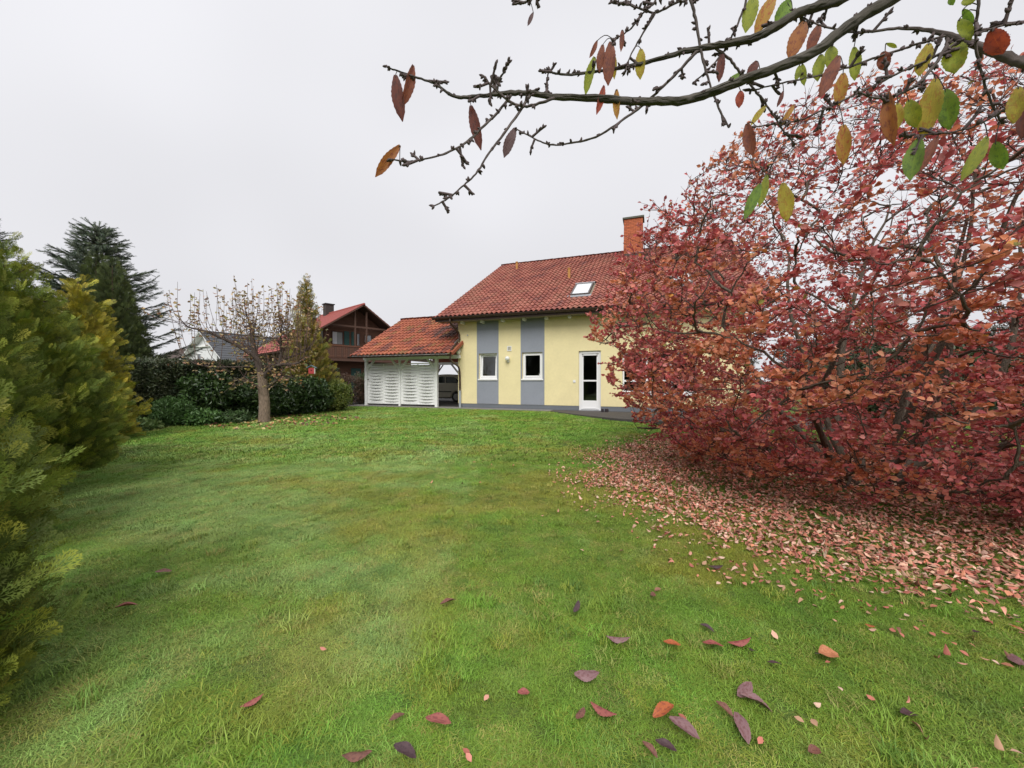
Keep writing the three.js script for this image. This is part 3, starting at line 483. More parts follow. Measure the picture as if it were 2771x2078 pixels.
// ---------------------------------------------------------------- the hedge
function hedge(name, label, pts, h, wide, count, geo, colors, seed, size, mat, sprig) {
  const o = thing(name, label, 'hedge', [0, 0, 0]), r = mulberry(seed), L = [0]; for (let i = 1; i < pts.length; i++) L.push(L[i - 1] + Math.hypot(pts[i][0] - pts[i - 1][0], pts[i][1] - pts[i - 1][1]));
  const at = (s) => { let i = 1; while (i < L.length - 1 && L[i] < s) i++; const u = (s - L[i - 1]) / (L[i] - L[i - 1]), a = pts[i - 1], b = pts[i], d = [(b[0] - a[0]) / (L[i] - L[i - 1]), (b[1] - a[1]) / (L[i] - L[i - 1])]; return { x: lerp(a[0], b[0], u), z: lerp(a[1], b[1], u), n: [-d[1], d[0]] }; };
  const total = L[L.length - 1], mats = [], cols = [], stems = [];
  for (let i = 0; i < count; i++) {
    const s = r() * total, q = at(s), y0 = ground(q.x, q.z), top = r() < 0.27, side = r() < 0.62 ? 1 : -1, deep = Math.pow(r(), 2) * 0.3;
    const bulge = n3(s * 0.9, 3, side * 2) * 0.12 + n3(s * 2.6, 8, side) * 0.06; let v, y;
    if (top) { v = (r() - 0.5) * wide; y = h + n2(s * 0.7, v + seed) * 0.05 - deep * 0.6; } else { y = 0.04 + (h - 0.02) * r(); v = side * (wide / 2 * (0.9 + 0.1 * Math.sin(y / h * 3)) + bulge + n3(s * 1.5, y * 1.8, seed) * 0.1 - deep); }
    const out = top ? V((r() - 0.5) * 0.8, 1, (r() - 0.5) * 0.8) : V(q.n[0] * side, 0.25, q.n[1] * side);
    mats.push(M4(V(q.x + q.n[0] * v, y0 + y, q.z + q.n[1] * v), upQ(out.add(rough(r, 1.2)), r() * 6), size * (0.7 + r() * 0.6))); cols.push(jitter(pick(r, colors), r, 0.3));
  }
  for (let i = 0; i < total * 5; i++) { const s = r() * total, q = at(s), y0 = ground(q.x, q.z); stems.push(tube([V(q.x, y0 - 0.05, q.z), V(q.x + (r() - 0.5) * 0.5, y0 + h * 0.5, q.z + (r() - 0.5) * 0.5), V(q.x + (r() - 0.5) * 0.8, y0 + h * 0.9, q.z + (r() - 0.5) * 0.8)], [0.03, 0.02, 0.006], 5)); }
  part('stems', mergeGeometries(stems), barkM([0.06, 0.045, 0.035]), o).userData.kind = 'stuff';
  geo.forEach((g, k) => instanced('foliage', g, mat, mats.filter((_, i) => i % geo.length === k), cols.filter((_, i) => i % geo.length === k), o));
  return o;
}
const yewGeo = [41, 42, 43].map((s) => clumpGeo(16, 0.14, 0.085, 0.022, mulberry(s), { fold: 0.1 })), laurelGeo = [44, 45].map((s) => clumpGeo(7, 0.12, 0.13, 0.05, mulberry(s), { fold: 0.12 }));
const darkLeafM = phys([1, 1, 1], 0.5, { side: THREE.DoubleSide });
hedge('trimmed_hedge', 'dark trimmed evergreen hedge behind the apple tree', [[-11.6, -7.6], [-10.9, -10.5], [-9.9, -13.0], [-9.2, -15.4], [-8.8, -18.4]], 1.78, 1.3, 15000, yewGeo, [lin(0.045, 0.065, 0.024), lin(0.055, 0.07, 0.028), lin(0.035, 0.052, 0.02), lin(0.065, 0.07, 0.03)], 131, 1, darkLeafM);
function shrub(name, label, x, z, rx, h, count, geo, colors, seed, size, mat = darkLeafM, lift = 0.02, category = 'shrub', twig = [0.08, 0.06, 0.045], group) {
  const y0 = ground(x, z), o = thing(name, label, category, [x, y0, z], 0, group), r = mulberry(seed), mats = [], cols = [], stems = [];
  for (let i = 0; i < count; i++) { const a = r() * 6.28, c = r() * 1.9 - 0.9, s = Math.sqrt(1 - c * c), d = V(Math.cos(a) * s, c, Math.sin(a) * s), k = (0.55 + 0.45 * Math.sqrt(r())) * (1 + 0.28 * n3(d.x * 1.8 + x, d.y * 1.8, d.z * 1.8 + z)), p = V(d.x * rx * k, Math.max(lift, h * 0.5 + d.y * h * 0.5 * k), d.z * rx * k); mats.push(M4(p, upQ(d.clone().add(V(0, 0.4, 0)).add(rough(r, 1)), r() * 6), size * (0.7 + r() * 0.6))); cols.push(jitter(pick(r, colors), r, 0.3)); }
  for (let i = 0; i < 14; i++) { const a = r() * 6.28, k = 0.4 + r() * 0.5; stems.push(tube([V((r() - 0.5) * 0.1, -0.03, (r() - 0.5) * 0.1), V(Math.cos(a) * rx * k * 0.6, h * 0.45, Math.sin(a) * rx * k * 0.6), V(Math.cos(a) * rx * k, h * 0.85, Math.sin(a) * rx * k)], [0.018, 0.012, 0.004], 5)); }
  part('stems', mergeGeometries(stems), barkM(twig), o).userData.kind = 'stuff';
  geo.forEach((g, k) => instanced('foliage', g, mat, mats.filter((_, i) => i % geo.length === k), cols.filter((_, i) => i % geo.length === k), o));
  return o;
}
const LA = [lin(0.042, 0.08, 0.022), lin(0.032, 0.062, 0.02), lin(0.06, 0.105, 0.028)], lightG = [lin(0.12, 0.16, 0.025), lin(0.09, 0.13, 0.02), lin(0.16, 0.18, 0.03)];
const glossy = phys([1, 1, 1], 0.32, { side: THREE.DoubleSide });
shrub('laurel_shrub', 'glossy dark laurel right behind the apple tree trunk', -8.4, -13.2, 0.95, 1.35, 1500, laurelGeo, LA, 141, 1, glossy);
shrub('laurel_shrub', 'glossy dark laurel between apple tree and yellow-green yew', -7.7, -14.4, 0.9, 1.3, 1400, laurelGeo, LA, 142, 1, glossy);
shrub('laurel_shrub', 'dark laurel left of the apple tree trunk, below the hedge top', -9.6, -12.0, 0.85, 1.45, 1300, laurelGeo, LA, 147, 1, glossy);
shrub('yew_shrub', 'low yellow-green yew at the right end of the hedge', -7.4, -15.4, 0.85, 1.15, 1500, yewGeo, lightG, 143, 1.25);
shrub('fern_bush', 'small bright green bush in the bed before the dark hedge', -9.55, -10.9, 0.45, 0.75, 500, yewGeo, [lin(0.06, 0.13, 0.03), lin(0.08, 0.16, 0.04)], 144, 1);
shrub('leafy_perennial', 'low broad-leaved green plant right of the small bright bush', -8.95, -11.2, 0.5, 0.4, 260, laurelGeo, [lin(0.1, 0.2, 0.05), lin(0.07, 0.15, 0.04)], 145, 0.9);
shrub('leafy_perennial', 'pale green low plant at the foot of the golden conifer', -9.7, -10.0, 0.38, 0.28, 160, laurelGeo, [lin(0.22, 0.3, 0.1), lin(0.15, 0.24, 0.07)], 146, 0.9);
shrub('leafy_perennial', 'low dark green plant left of the apple tree trunk', -8.35, -11.7, 0.42, 0.32, 200, laurelGeo, [lin(0.05, 0.1, 0.03), lin(0.07, 0.12, 0.04)], 148, 0.75);
shrub('bare_shrub', 'reddish brown twiggy shrub beside the carport\'s left post', -8.0, -19.3, 0.75, 1.5, 500, yewGeo, [lin(0.09, 0.05, 0.03), lin(0.12, 0.07, 0.04)], 149, 0.9);
shrub('green_shrub', 'dark green shrub between brown shrub and carport', -7.5, -20.4, 0.7, 1.7, 900, yewGeo, [lin(0.04, 0.07, 0.02), lin(0.06, 0.09, 0.025)], 150, 1.2);
{ // the strip of bare soil under the hedge
  const s = new THREE.Shape([[-12.2, 7], [-9.5, 9.6], [-8.9, 10.6], [-8.0, 11.9], [-7.3, 13.4], [-6.6, 15.5], [-6.3, 17.2], [-9.5, 19.5], [-12, 14]].map(([x, y]) => new THREE.Vector2(x, y))), g = new THREE.ShapeGeometry(s, 4), p = g.attributes.position;
  const pos = [], idx = [], N = 40; for (let j = 0; j <= N; j++) for (let i = 0; i <= N; i++) { const v = j / N, z = -7 - v * 12.3, edge = [[-7, -10.9], [-9.6, -9.75], [-10.6, -9.1], [-11.9, -8.3], [-13.4, -7.6], [-15.5, -6.75], [-17.2, -6.5], [-19.4, -6.6]]; let e = -7; for (let k = 0; k < edge.length - 1; k++) if (z <= edge[k][0] && z >= edge[k + 1][0]) e = lerp(edge[k][1], edge[k + 1][1], (z - edge[k][0]) / (edge[k + 1][0] - edge[k][0])); const x = lerp(-13, e + n2(z * 2, 4) * 0.12, i / N); pos.push(x, ground(x, z) + 0.012 + n2(x * 3, z * 3) * 0.006, z); }
  for (let j = 0; j < N; j++) for (let i = 0; i < N; i++) { const a = j * (N + 1) + i; idx.push(a, a + 1, a + N + 1, a + 1, a + N + 2, a + N + 1); }
  const uv = []; for (let i = 0; i < pos.length; i += 3) uv.push(pos[i], pos[i + 2]);
  structure('soil_bed', geoFrom(pos, idx, uv), std([0.045, 0.035, 0.025], 1, { map: T.pave, bumpMap: T.stucco, bumpScale: 0.03 }));
}

// ---------------------------------------------------------------- apple tree in the lawn
{
  const X = -7.5, Z = -11.75, o = thing('apple_tree', 'pruned apple tree with upright shoots and few yellowing leaves, in the lawn', 'tree', [X, ground(X, Z), Z]), r = mulberry(201);
  const k = 0.003373, P = (x, y, z = 0) => V((x - 1060) * k, (1520 - y) * k, z);
  const trunkPts = curve([P(1060, 1535), P(1058, 1480), P(1060, 1350), P(1048, 1200), P(1040, 1080)], 14), tr = trunkPts.map((_, i) => lerp(0.165, 0.125, i / 14) + 0.05 * Math.exp(-i * 1.1));
  part('trunk', tube(trunkPts, tr, 14), barkM([0.34, 0.25, 0.185], 0.03), o);
  const bm = barkM([0.115, 0.085, 0.07], 0.012), limbs = [];
  const limb = (pts, r0, r1) => { const c = curve(pts, pts.length * 4); limbs.push({ c, r0, r1 }); part('limb', tube(c, c.map((_, i) => lerp(r0, r1, i / (c.length - 1))), 8), bm, o); };
  limb([P(1040, 1110), P(1000, 950, 0.05), P(985, 850, 0.1), P(975, 740, 0.1), P(992, 630, 0.05)], 0.1, 0.03);
  limb([P(1040, 1090), P(1020, 960, 0.1), P(900, 850, 0.3), P(780, 780, 0.45), P(640, 720, 0.5), P(520, 690, 0.55), P(465, 640, 0.55)], 0.07, 0.012);
  limb([P(1030, 1130), P(960, 1060, -0.2), P(905, 960, -0.45), P(880, 890, -0.6)], 0.055, 0.02);
  limb([P(985, 850, 0.1), P(930, 720, -0.1), P(870, 590, -0.25), P(830, 510, -0.3)], 0.05, 0.014);
  limb([P(1055, 1130), P(1120, 1060, 0.1), P(1230, 1010, 0.2), P(1400, 1000, 0.35), P(1500, 960, 0.45)], 0.075, 0.018);
  limb([P(1225, 1012, 0.2), P(1230, 880, 0.1), P(1180, 800, -0.05), P(1070, 745, -0.2)], 0.04, 0.012);
  limb([P(1232, 900, 0.1), P(1262, 760, 0.3), P(1300, 620, 0.4)], 0.035, 0.01);
  limb([P(1030, 1210), P(950, 1160, 0.2), P(820, 1130, 0.35)], 0.025, 0.008);
  limb([P(1085, 1215), P(1200, 1160, 0.25), P(1300, 1110, 0.3), P(1400, 1130, 0.35)], 0.035, 0.01);
  limb([P(1010, 1020), P(800, 1030, 0.5), P(620, 1010, 0.7), P(520, 900, 0.8)], 0.022, 0.006);
  limb([P(1030, 1060), P(1130, 960, -0.5), P(1240, 880, -0.9), P(1330, 800, -1.1)], 0.05, 0.012);
  limb([P(1020, 1040), P(900, 930, -0.5), P(760, 840, -0.85), P(640, 800, -1.0)], 0.045, 0.01);
  const shoots = [], tw = [], mats = [], cols = [], C = [lin(0.42, 0.29, 0.12), lin(0.40, 0.2, 0.1), lin(0.32, 0.29, 0.1), lin(0.48, 0.36, 0.15), lin(0.3, 0.17, 0.1)];
  const addLeaf = (p, s = 1, c) => { const a = r() * 6.28; mats.push(M4(p, upQ(V(Math.cos(a), -0.25 + (r() - 0.5) * 0.9, Math.sin(a)), r() * 6), s * (0.7 + r() * 0.6))); cols.push(jitter(c ?? pick(r, C), r, 0.25)); };
  limbs.forEach(({ c }, li) => {
    const n = [12, 30, 4, 20, 24, 20, 18, 2, 4, 9, 22, 22][li];
    for (let i = 0; i < n; i++) {
      const u = 0.3 + 0.7 * ((i + r() * 0.8) / n), p = c[Math.min(c.length - 1, Math.floor(u * (c.length - 1)))], topY = (1520 - (175 + 190 * Math.abs((p.x / k + 1060 - 960) / 480) + r() * 270)) * k, len = clamp(topY - p.y, 0.35, 2.3) * (r() < 0.35 ? 0.55 : 1), dx = (r() - 0.5) * 0.9 + p.x * 0.18, dz = (r() - 0.5) * 0.9;
      const pts = [p, p.clone().add(V(dx * 0.55, len * 0.2, dz * 0.55)), p.clone().add(V(dx * 0.9, len * 0.6, dz * 0.9)), p.clone().add(V(dx * (0.85 + r() * 0.4), len, dz))], cc = curve(pts, 7);
      shoots.push(tube(cc, cc.map((_, j) => lerp(0.0085, 0.0035, j / 7)), 5));
      const m = 5 + Math.floor(r() * 7); for (let j = 0; j < m; j++) { const q = 1 - Math.pow(r(), 1.5) * 0.5, s = Math.min(6, Math.floor(q * 7)); addLeaf(cc[s].clone().lerp(cc[s + 1], q * 7 - s)); }
    }
    for (let i = 0; i < 24; i++) { const p = c[Math.floor((0.3 + 0.65 * r()) * (c.length - 1))], a = r() * 6.28, l = 0.25 + r() * 0.5, e = p.clone().add(V(Math.cos(a) * l, (r() - 0.6) * l, Math.sin(a) * l)); tw.push(tube([p, p.clone().lerp(e, 0.5).add(V(0, 0.04, 0)), e], [0.007, 0.005, 0.003], 4)); for (let j = 0; j < 3; j++) addLeaf(p.clone().lerp(e, 0.4 + r() * 0.6), 1); }
  });
  for (let i = 0; i < 90; i++) addLeaf(P(980 + r() * 520, 960 + r() * 230, (r() - 0.3) * 0.7), 1.15, pick(r, [lin(0.42, 0.34, 0.08), lin(0.3, 0.3, 0.08), lin(0.2, 0.24, 0.09), lin(0.45, 0.25, 0.06)]));
  part('shoots', mergeGeometries(shoots), barkM([0.16, 0.10, 0.085], 0.004), o).userData.kind = 'stuff';
  part('twigs', mergeGeometries(tw), bm, o).userData.kind = 'stuff';
  instanced('leaves', leafGeo(0.085, 0.048, { fold: 0.3, curl: 0.35, rows: 3 }), leafM(0.8, 0.35), mats, cols, o);
  // bird house
  const b = thing('bird_house', 'small red bird house with blue-grey roof hanging in the apple tree', 'bird house', [X + (1550 - 1060) * k, ground(X, Z) + (1085 - 0) * 0 + (1520 - 1088) * k, Z + 0.42], 0.3);
  part('box', box(-0.075, 0.075, 0, 0.17, -0.07, 0.07, 0.004), std([0.35, 0.03, 0.035], 0.6), b);
  part('side_board', box(0.076, 0.09, 0, 0.17, -0.07, 0.07), std([0.6, 0.55, 0.5], 0.7), b);
  part('roof', merge([bar(V(-0.13, 0.165, 0), V(0.005, 0.245, 0), 0.2, 0.014), bar(V(-0.005, 0.246, 0), V(0.13, 0.168, 0), 0.2, 0.014)]), std([0.1, 0.17, 0.22], 0.6), b);
  part('hole', new THREE.CylinderGeometry(0.018, 0.018, 0.004, 14).rotateX(Math.PI / 2).translate(0, 0.1, 0.0705), std([0.01, 0.01, 0.01], 1), b);
  part('hanger', tube([V(0, 0.24, 0), V(-0.03, 0.36, 0.0), V(-0.1, 0.5, 0.02)], 0.004, 5), M.darkFrame, b);
  // leaves under it
  const mm = [], mc = []; for (let i = 0; i < 420; i++) { const a = r() * 6.28, d = Math.pow(r(), 0.6) * 1.9, x = X + 0.5 + Math.cos(a) * d * 1.25, z = Z - 0.1 + Math.sin(a) * d * 0.9; mm.push(M4(V(x, ground(x, z) + 0.035 + r() * 0.015, z), upQ(V(Math.cos(a * 7), 0.15 * r(), Math.sin(a * 7))).multiply(new THREE.Quaternion().setFromAxisAngle(V(0, 1, 0), (r() < 0.5 ? 0 : 3.14) + (r() - 0.5))), 0.8 + r() * 0.7)); mc.push(jitter(pick(r, [lin(0.32, 0.14, 0.05), lin(0.2, 0.09, 0.05), lin(0.5, 0.36, 0.12), lin(0.55, 0.45, 0.2), lin(0.14, 0.07, 0.05)]), r, 0.2)); }
  const l = instanced('apple_leaf_litter', leafGeo(0.07, 0.045, { fold: 0.2, curl: 0.15, rows: 3 }), phys([1, 1, 1], 0.8, { side: THREE.DoubleSide }), mm, mc, scene); tag(l, 'brown and yellow apple leaves scattered on the grass under the apple tree', 'leaves');
}
// ---------------------------------------------------------------- the big red bush
const BUSH = V(4.9, 0, -5.4);
{
  const y0 = ground(BUSH.x, BUSH.z), o = thing('smoke_bush', 'huge many-stemmed bush with red autumn leaves on the right lawn', 'bush', [BUSH.x, y0, BUSH.z]), r = mulberry(301);
  const prof = [[0.1, 2.0], [0.4, 2.75], [0.9, 3.45], [1.5, 3.7], [2.1, 3.75], [3, 3.5], [3.6, 3.15], [4.3, 2.65], [4.9, 1.95], [5.3, 1.1], [5.5, 0.1]];
  const radius = (y) => { for (let i = 0; i < prof.length - 1; i++) if (y <= prof[i + 1][0]) return lerp(prof[i][1], prof[i + 1][1], clamp((y - prof[i][0]) / (prof[i + 1][0] - prof[i][0]), 0, 1)); return 0; };
  const front = (x, z, y) => 1 - 0.17 * Math.max(0, (-0.68 * x + 0.73 * z) / (Math.hypot(x, z) + 1e-6)) * (1 - smoothstep(y, 0.3, 2.2));   // the side towards the lawn is open at the foot
  const lean = (y) => Math.max(0, y - 2) * 0.3;   // the crown's upper part stands farther back
  const fits = (p) => { const X = p.x - lean(p.y) * 0.25, Zz = p.z + lean(p.y) * 0.97, a = Math.atan2(Zz, X), R = Math.hypot(X, Zz); return p.y > 0.1 && R < radius(p.y) * front(X, Zz, p.y) * (1 + 0.14 * n3(Math.cos(a) * 2, p.y * 0.9, Math.sin(a) * 2)); };
  const wood = [[], [], []], twigs = [], leafAt = [];
  const grow = (a, dir, len, bend, n) => { const pts = [a.clone()], d = dir.clone().normalize(); let p = a.clone(); for (let i = 0; i < n; i++) { d.add(bend.clone().multiplyScalar(1 / n)).add(rough(r, 0.34)).normalize(); const q = p.clone().add(d.clone().multiplyScalar(len / n)); pts.push(q); p = q; if (i > 1 && !fits(q)) break; } return pts; };
  const along = (pts, u) => { const s = u * (pts.length - 1), i = Math.min(pts.length - 2, Math.floor(s)); return { p: pts[i].clone().lerp(pts[i + 1], s - i), d: pts[i + 1].clone().sub(pts[i]).normalize() }; };
  const taper = (pts, r0, r1) => pts.map((_, i) => lerp(r0, r1, i / Math.max(1, pts.length - 1)));
  const nodes = [], keep = (pts, from) => { for (let i = Math.max(from, 1); i < pts.length; i++) nodes.push({ p: pts[i], d: pts[i].clone().sub(pts[i - 1]).normalize() }); };
  const NS = 15;
  for (let i = 0; i < NS; i++) {
    const a = i / NS * 6.283 + (r() - 0.5) * 0.4, tilt = i % 3 === 0 ? 1.42 : i % 3 === 1 ? 0.95 : 0.4, b = V(Math.cos(a) * 0.24 * (0.6 + r() * 0.6), -0.06, Math.sin(a) * 0.24 * (0.6 + r() * 0.6));
    const dir = V(Math.cos(a) * Math.sin(tilt), Math.cos(tilt) + 0.12, Math.sin(a) * Math.sin(tilt)), len = [3.0, 3.9, 4.4][i % 3] * (0.85 + r() * 0.25);
    const pts = grow(b, dir, len, V(0, i % 3 === 0 ? 0.3 : 0.3, 0), 14); wood[0].push({ pts, r: taper(pts, 0.042 + r() * 0.02, 0.013) }); keep(pts, 3);
  }
  const sample = (low) => { for (;;) { const y = 0.15 + 5.3 * Math.pow(r(), 1.25), a = r() * 6.283, R = radius(y) * front(Math.cos(a), Math.sin(a), y) * Math.sqrt(low + (1 - low) * r()), p = V(Math.cos(a) * R + lean(y) * 0.25, y, Math.sin(a) * R - lean(y) * 0.97); if (r() < (R / 3.6) ** 0.5 * (y > 4.2 ? 0.75 : 1)) return p; } };
  const reach = (target, far, count) => { // a curved branch from the nearest wood to the target
    let best = null, bd = 1e9; for (const q of nodes) { const d = q.p.distanceTo(target) + Math.max(0, q.p.y - target.y) * 0.5 + (q.used ?? 0) * 0.35; if (d < bd) { bd = d; best = q; } }
    if (bd > far || bd < 0.12) return null; for (const q of nodes) if (q.p.distanceToSquared(best.p) < 0.035) q.used = (q.used ?? 0) + 0.7; best.used += 0.5;
    const D = best.p.distanceTo(target), c1 = best.p.clone().add(best.d.clone().multiplyScalar(D * 0.45)), pts = new THREE.QuadraticBezierCurve3(best.p, c1.lerp(target.clone().add(V(0, -0.12 * D, 0)), 0.45), target).getPoints(count);
    for (let i = 1; i < pts.length; i++) pts[i].add(rough(r, 0.06 * Math.min(1, D))); return pts;
  };
  const T2 = []; for (let i = 0; i < 230; i++) T2.push(sample(0.1)); T2.sort((p, q) => Math.hypot(p.x, p.y - 1, p.z) - Math.hypot(q.x, q.y - 1, q.z));
  for (const t of T2) { const pts = reach(t, 2.4, 8); if (pts) { wood[1].push({ pts, r: taper(pts, 0.017, 0.006) }); keep(pts, 2); } }
  const T3 = []; for (let i = 0; i < 2900; i++) T3.push(sample(0.2)); T3.sort((p, q) => Math.hypot(p.x, p.y - 1, p.z) - Math.hypot(q.x, q.y - 1, q.z));
  for (const t of T3) { const pts = reach(t, 1.5, 5); if (pts) wood[2].push({ pts, r: taper(pts, 0.0065, 0.003) }); if (pts) keep(pts, 2); }
  const twig = (p, d, l, leafy) => { const pts = grow(p, d, l, V(0, 0.25, 0), 3); twigs.push({ pts, r: taper(pts, 0.004, 0.0018) }); const n = Math.round(leafy * (6 + r() * 6)); for (let k = 0; k < n; k++) { const u = 0.25 + 0.75 * Math.pow(r(), 0.8), q = along(pts, Math.min(0.999, u)); leafAt.push({ p: q.p, d: q.d }); } };
  for (const { pts } of wood[2]) {
    const y = pts[pts.length - 1].y, leafy = (y > 4.2 ? 0.3 : y > 3.2 ? 0.55 : y > 2.4 ? 0.9 : 1.35) * (0.75 + 0.5 * n3(pts[5].x * 0.9, y * 0.9, pts[5].z * 0.9 + 9));
    for (let m = 0; m < 6; m++) { const q4 = along(pts, Math.min(0.999, 0.4 + 0.6 * (m + r() * 0.5) / 6)), a4 = r() * 6.28; twig(q4.p, q4.d.clone().multiplyScalar(0.8).add(V(Math.cos(a4), (r() - 0.35) * 0.9, Math.sin(a4)).multiplyScalar(0.8)), 0.12 + r() * 0.2, leafy); }
  }
  const bm = barkM([0.14, 0.11, 0.08], 0.02);
  wood[0].forEach((w) => part('stem', tube(w.pts, w.r, 9), bm, o));
  wood[1].forEach((w) => part('branch', tube(w.pts, w.r, 6), bm, o));
  part('small_branches', mergeGeometries(wood[2].map((w) => tube(w.pts, w.r, 4, true))), barkM([0.10, 0.07, 0.055], 0.004), o).userData.kind = 'stuff';
  part('twigs', mergeGeometries(twigs.map((w) => tube(w.pts, w.r, 3, true))), std([0.13, 0.065, 0.055], 0.9), o).userData.kind = 'stuff';
  const C = [lin(0.57, 0.11, 0.115), lin(0.62, 0.15, 0.145), lin(0.50, 0.10, 0.105), lin(0.68, 0.26, 0.23), lin(0.60, 0.19, 0.14), lin(0.40, 0.085, 0.085)], warm = [lin(0.68, 0.24, 0.12), lin(0.70, 0.30, 0.17), lin(0.63, 0.22, 0.11)], rare = [lin(0.62, 0.2, 0.05), lin(0.66, 0.33, 0.06), lin(0.3, 0.3, 0.06)];
  const geos = [leafGeo(0.055, 0.037, { fold: 0.18, curl: 0.22, rows: 3, shape: 1.15 }), leafGeo(0.05, 0.033, { fold: -0.15, curl: -0.1, rows: 3, shape: 1.15 })], mats = [[], []], cols = [[], []];
  for (const { p, d } of leafAt) {
    const w = n3(p.x * 0.8, p.y * 0.8 + 5, p.z * 0.8) + 0.4 * n3(p.x * 3, p.y * 3, p.z * 3), v = r() < 0.5 ? 0 : 1, a = r() * 6.28, dir = d.clone().multiplyScalar(0.55).add(V(Math.cos(a), (r() - 0.45) * 0.8, Math.sin(a)));
    mats[v].push(M4(p, upQ(dir, (r() - 0.5) * 2.4), 0.7 + r() * 0.6)); cols[v].push(jitter(r() < 0.012 ? pick(r, rare) : w > 0.2 ? pick(r, warm) : pick(r, C), r, 0.28));
  }
  geos.forEach((g, k) => instanced('leaves', g, leafM(0.75, 0.4), mats[k], cols[k], o));
}
// ---------------------------------------------------------------- fallen red leaves
{
  const r = mulberry(311), C = [lin(0.62, 0.30, 0.22), lin(0.60, 0.24, 0.18), lin(0.66, 0.39, 0.28), lin(0.50, 0.17, 0.12), lin(0.56, 0.23, 0.13), lin(0.38, 0.12, 0.085), lin(0.67, 0.45, 0.34), lin(0.26, 0.12, 0.08), lin(0.45, 0.26, 0.16)], all = [];
  const g = [leafGeo(0.064, 0.04, { fold: 0.12, curl: 0.12, rows: 3, shape: 1.1 }), leafGeo(0.058, 0.038, { fold: -0.15, curl: -0.15, rows: 3, shape: 1.1 }), leafGeo(0.066, 0.036, { fold: 0.5, curl: 0.55, rows: 4, shape: 1.05, twist: 0.9 })];
  for (let i = 0; i < 74000; i++) {
    const a = r() * 6.283, d = Math.sqrt(r()) * 4.3, x = BUSH.x - 0.1 + Math.cos(a) * d, z = BUSH.z + 0.05 + Math.sin(a) * d, edge = 3.4 + 0.35 * n2(Math.cos(a) * 2, Math.sin(a) * 2) + 0.25 * n2(x * 1.5, z * 1.5), keep = d < edge ? (0.72 + 0.28 * n2(x * 1.2, z * 1.2 + 4)) : 0.42 * Math.exp(-(d - edge) / 0.28) + 0.012;
    if (r() > keep || Math.abs(Math.atan2(x, -z)) > 1.25) continue;
    all.push([x, z]);
  }
  for (let i = 0; i < 190; i++) { const z = -1.3 - Math.pow(r(), 1.3) * 9, x = z * -1 * (-0.55 + r() * 1.9); if (r() < 0.35 + 0.65 * clamp((x / -z + 0.4), 0, 1)) all.push([x, z]); }
  all.sort((p, q) => Math.hypot(...p) - Math.hypot(...q));
  const vis = ([x, z]) => -z > 0.9 && Math.abs(x / z) < 1.3, near = all.filter(vis).slice(0, 300), set = new Set(near), mats = [[], [], []], cols = [[], [], []];
  const lm = C.map((c) => phys(c, 0.75, { side: THREE.DoubleSide }));
  const pose = ([x, z]) => { const yaw = r() * 6.28, flip = r() < 0.5 ? 0 : Math.PI, q = new THREE.Quaternion().setFromEuler(new THREE.Euler(-Math.PI / 2 + (r() - 0.5) * 0.7, flip + (r() - 0.5) * 0.7, 0)); q.premultiply(new THREE.Quaternion().setFromAxisAngle(V(0, 1, 0), yaw)); const loose = Math.hypot(x - BUSH.x, z - BUSH.z) > 3.6; return [V(x, ground(x, z) + 0.02 + r() * 0.024, z), q, loose ? 0.4 + r() * 0.4 : 0.55 + r() * r() * 0.65]; };
  for (const p of all) {
    const [pos, q, s] = pose(p), k = Math.floor(r() * 3);
    if (set.has(p)) { const c = Math.floor(r() * C.length), m = shade(new THREE.Mesh(g[k], lm[c])); m.name = numbered('fallen_leaf'); m.position.copy(pos); m.quaternion.copy(q); m.scale.setScalar(s); scene.add(m); tag(m, 'one of the small pinkish red fallen leaves lying on the front lawn', 'leaf', 'loose small red leaves on the front lawn'); }
    else { mats[k].push(M4(pos, q, s)); cols[k].push(jitter(pick(r, C), r, 0.33)); }
  }
  const lit = new THREE.Group(); lit.name = 'red_leaf_litter'; lit.userData.kind = 'stuff'; tag(lit, 'carpet of pink and red fallen leaves under the red bush', 'leaves'); scene.add(lit);
  g.forEach((x, k) => instanced('leaf_cover', x, phys([1, 1, 1], 0.75, { side: THREE.DoubleSide }), mats[k], cols[k], lit));
}
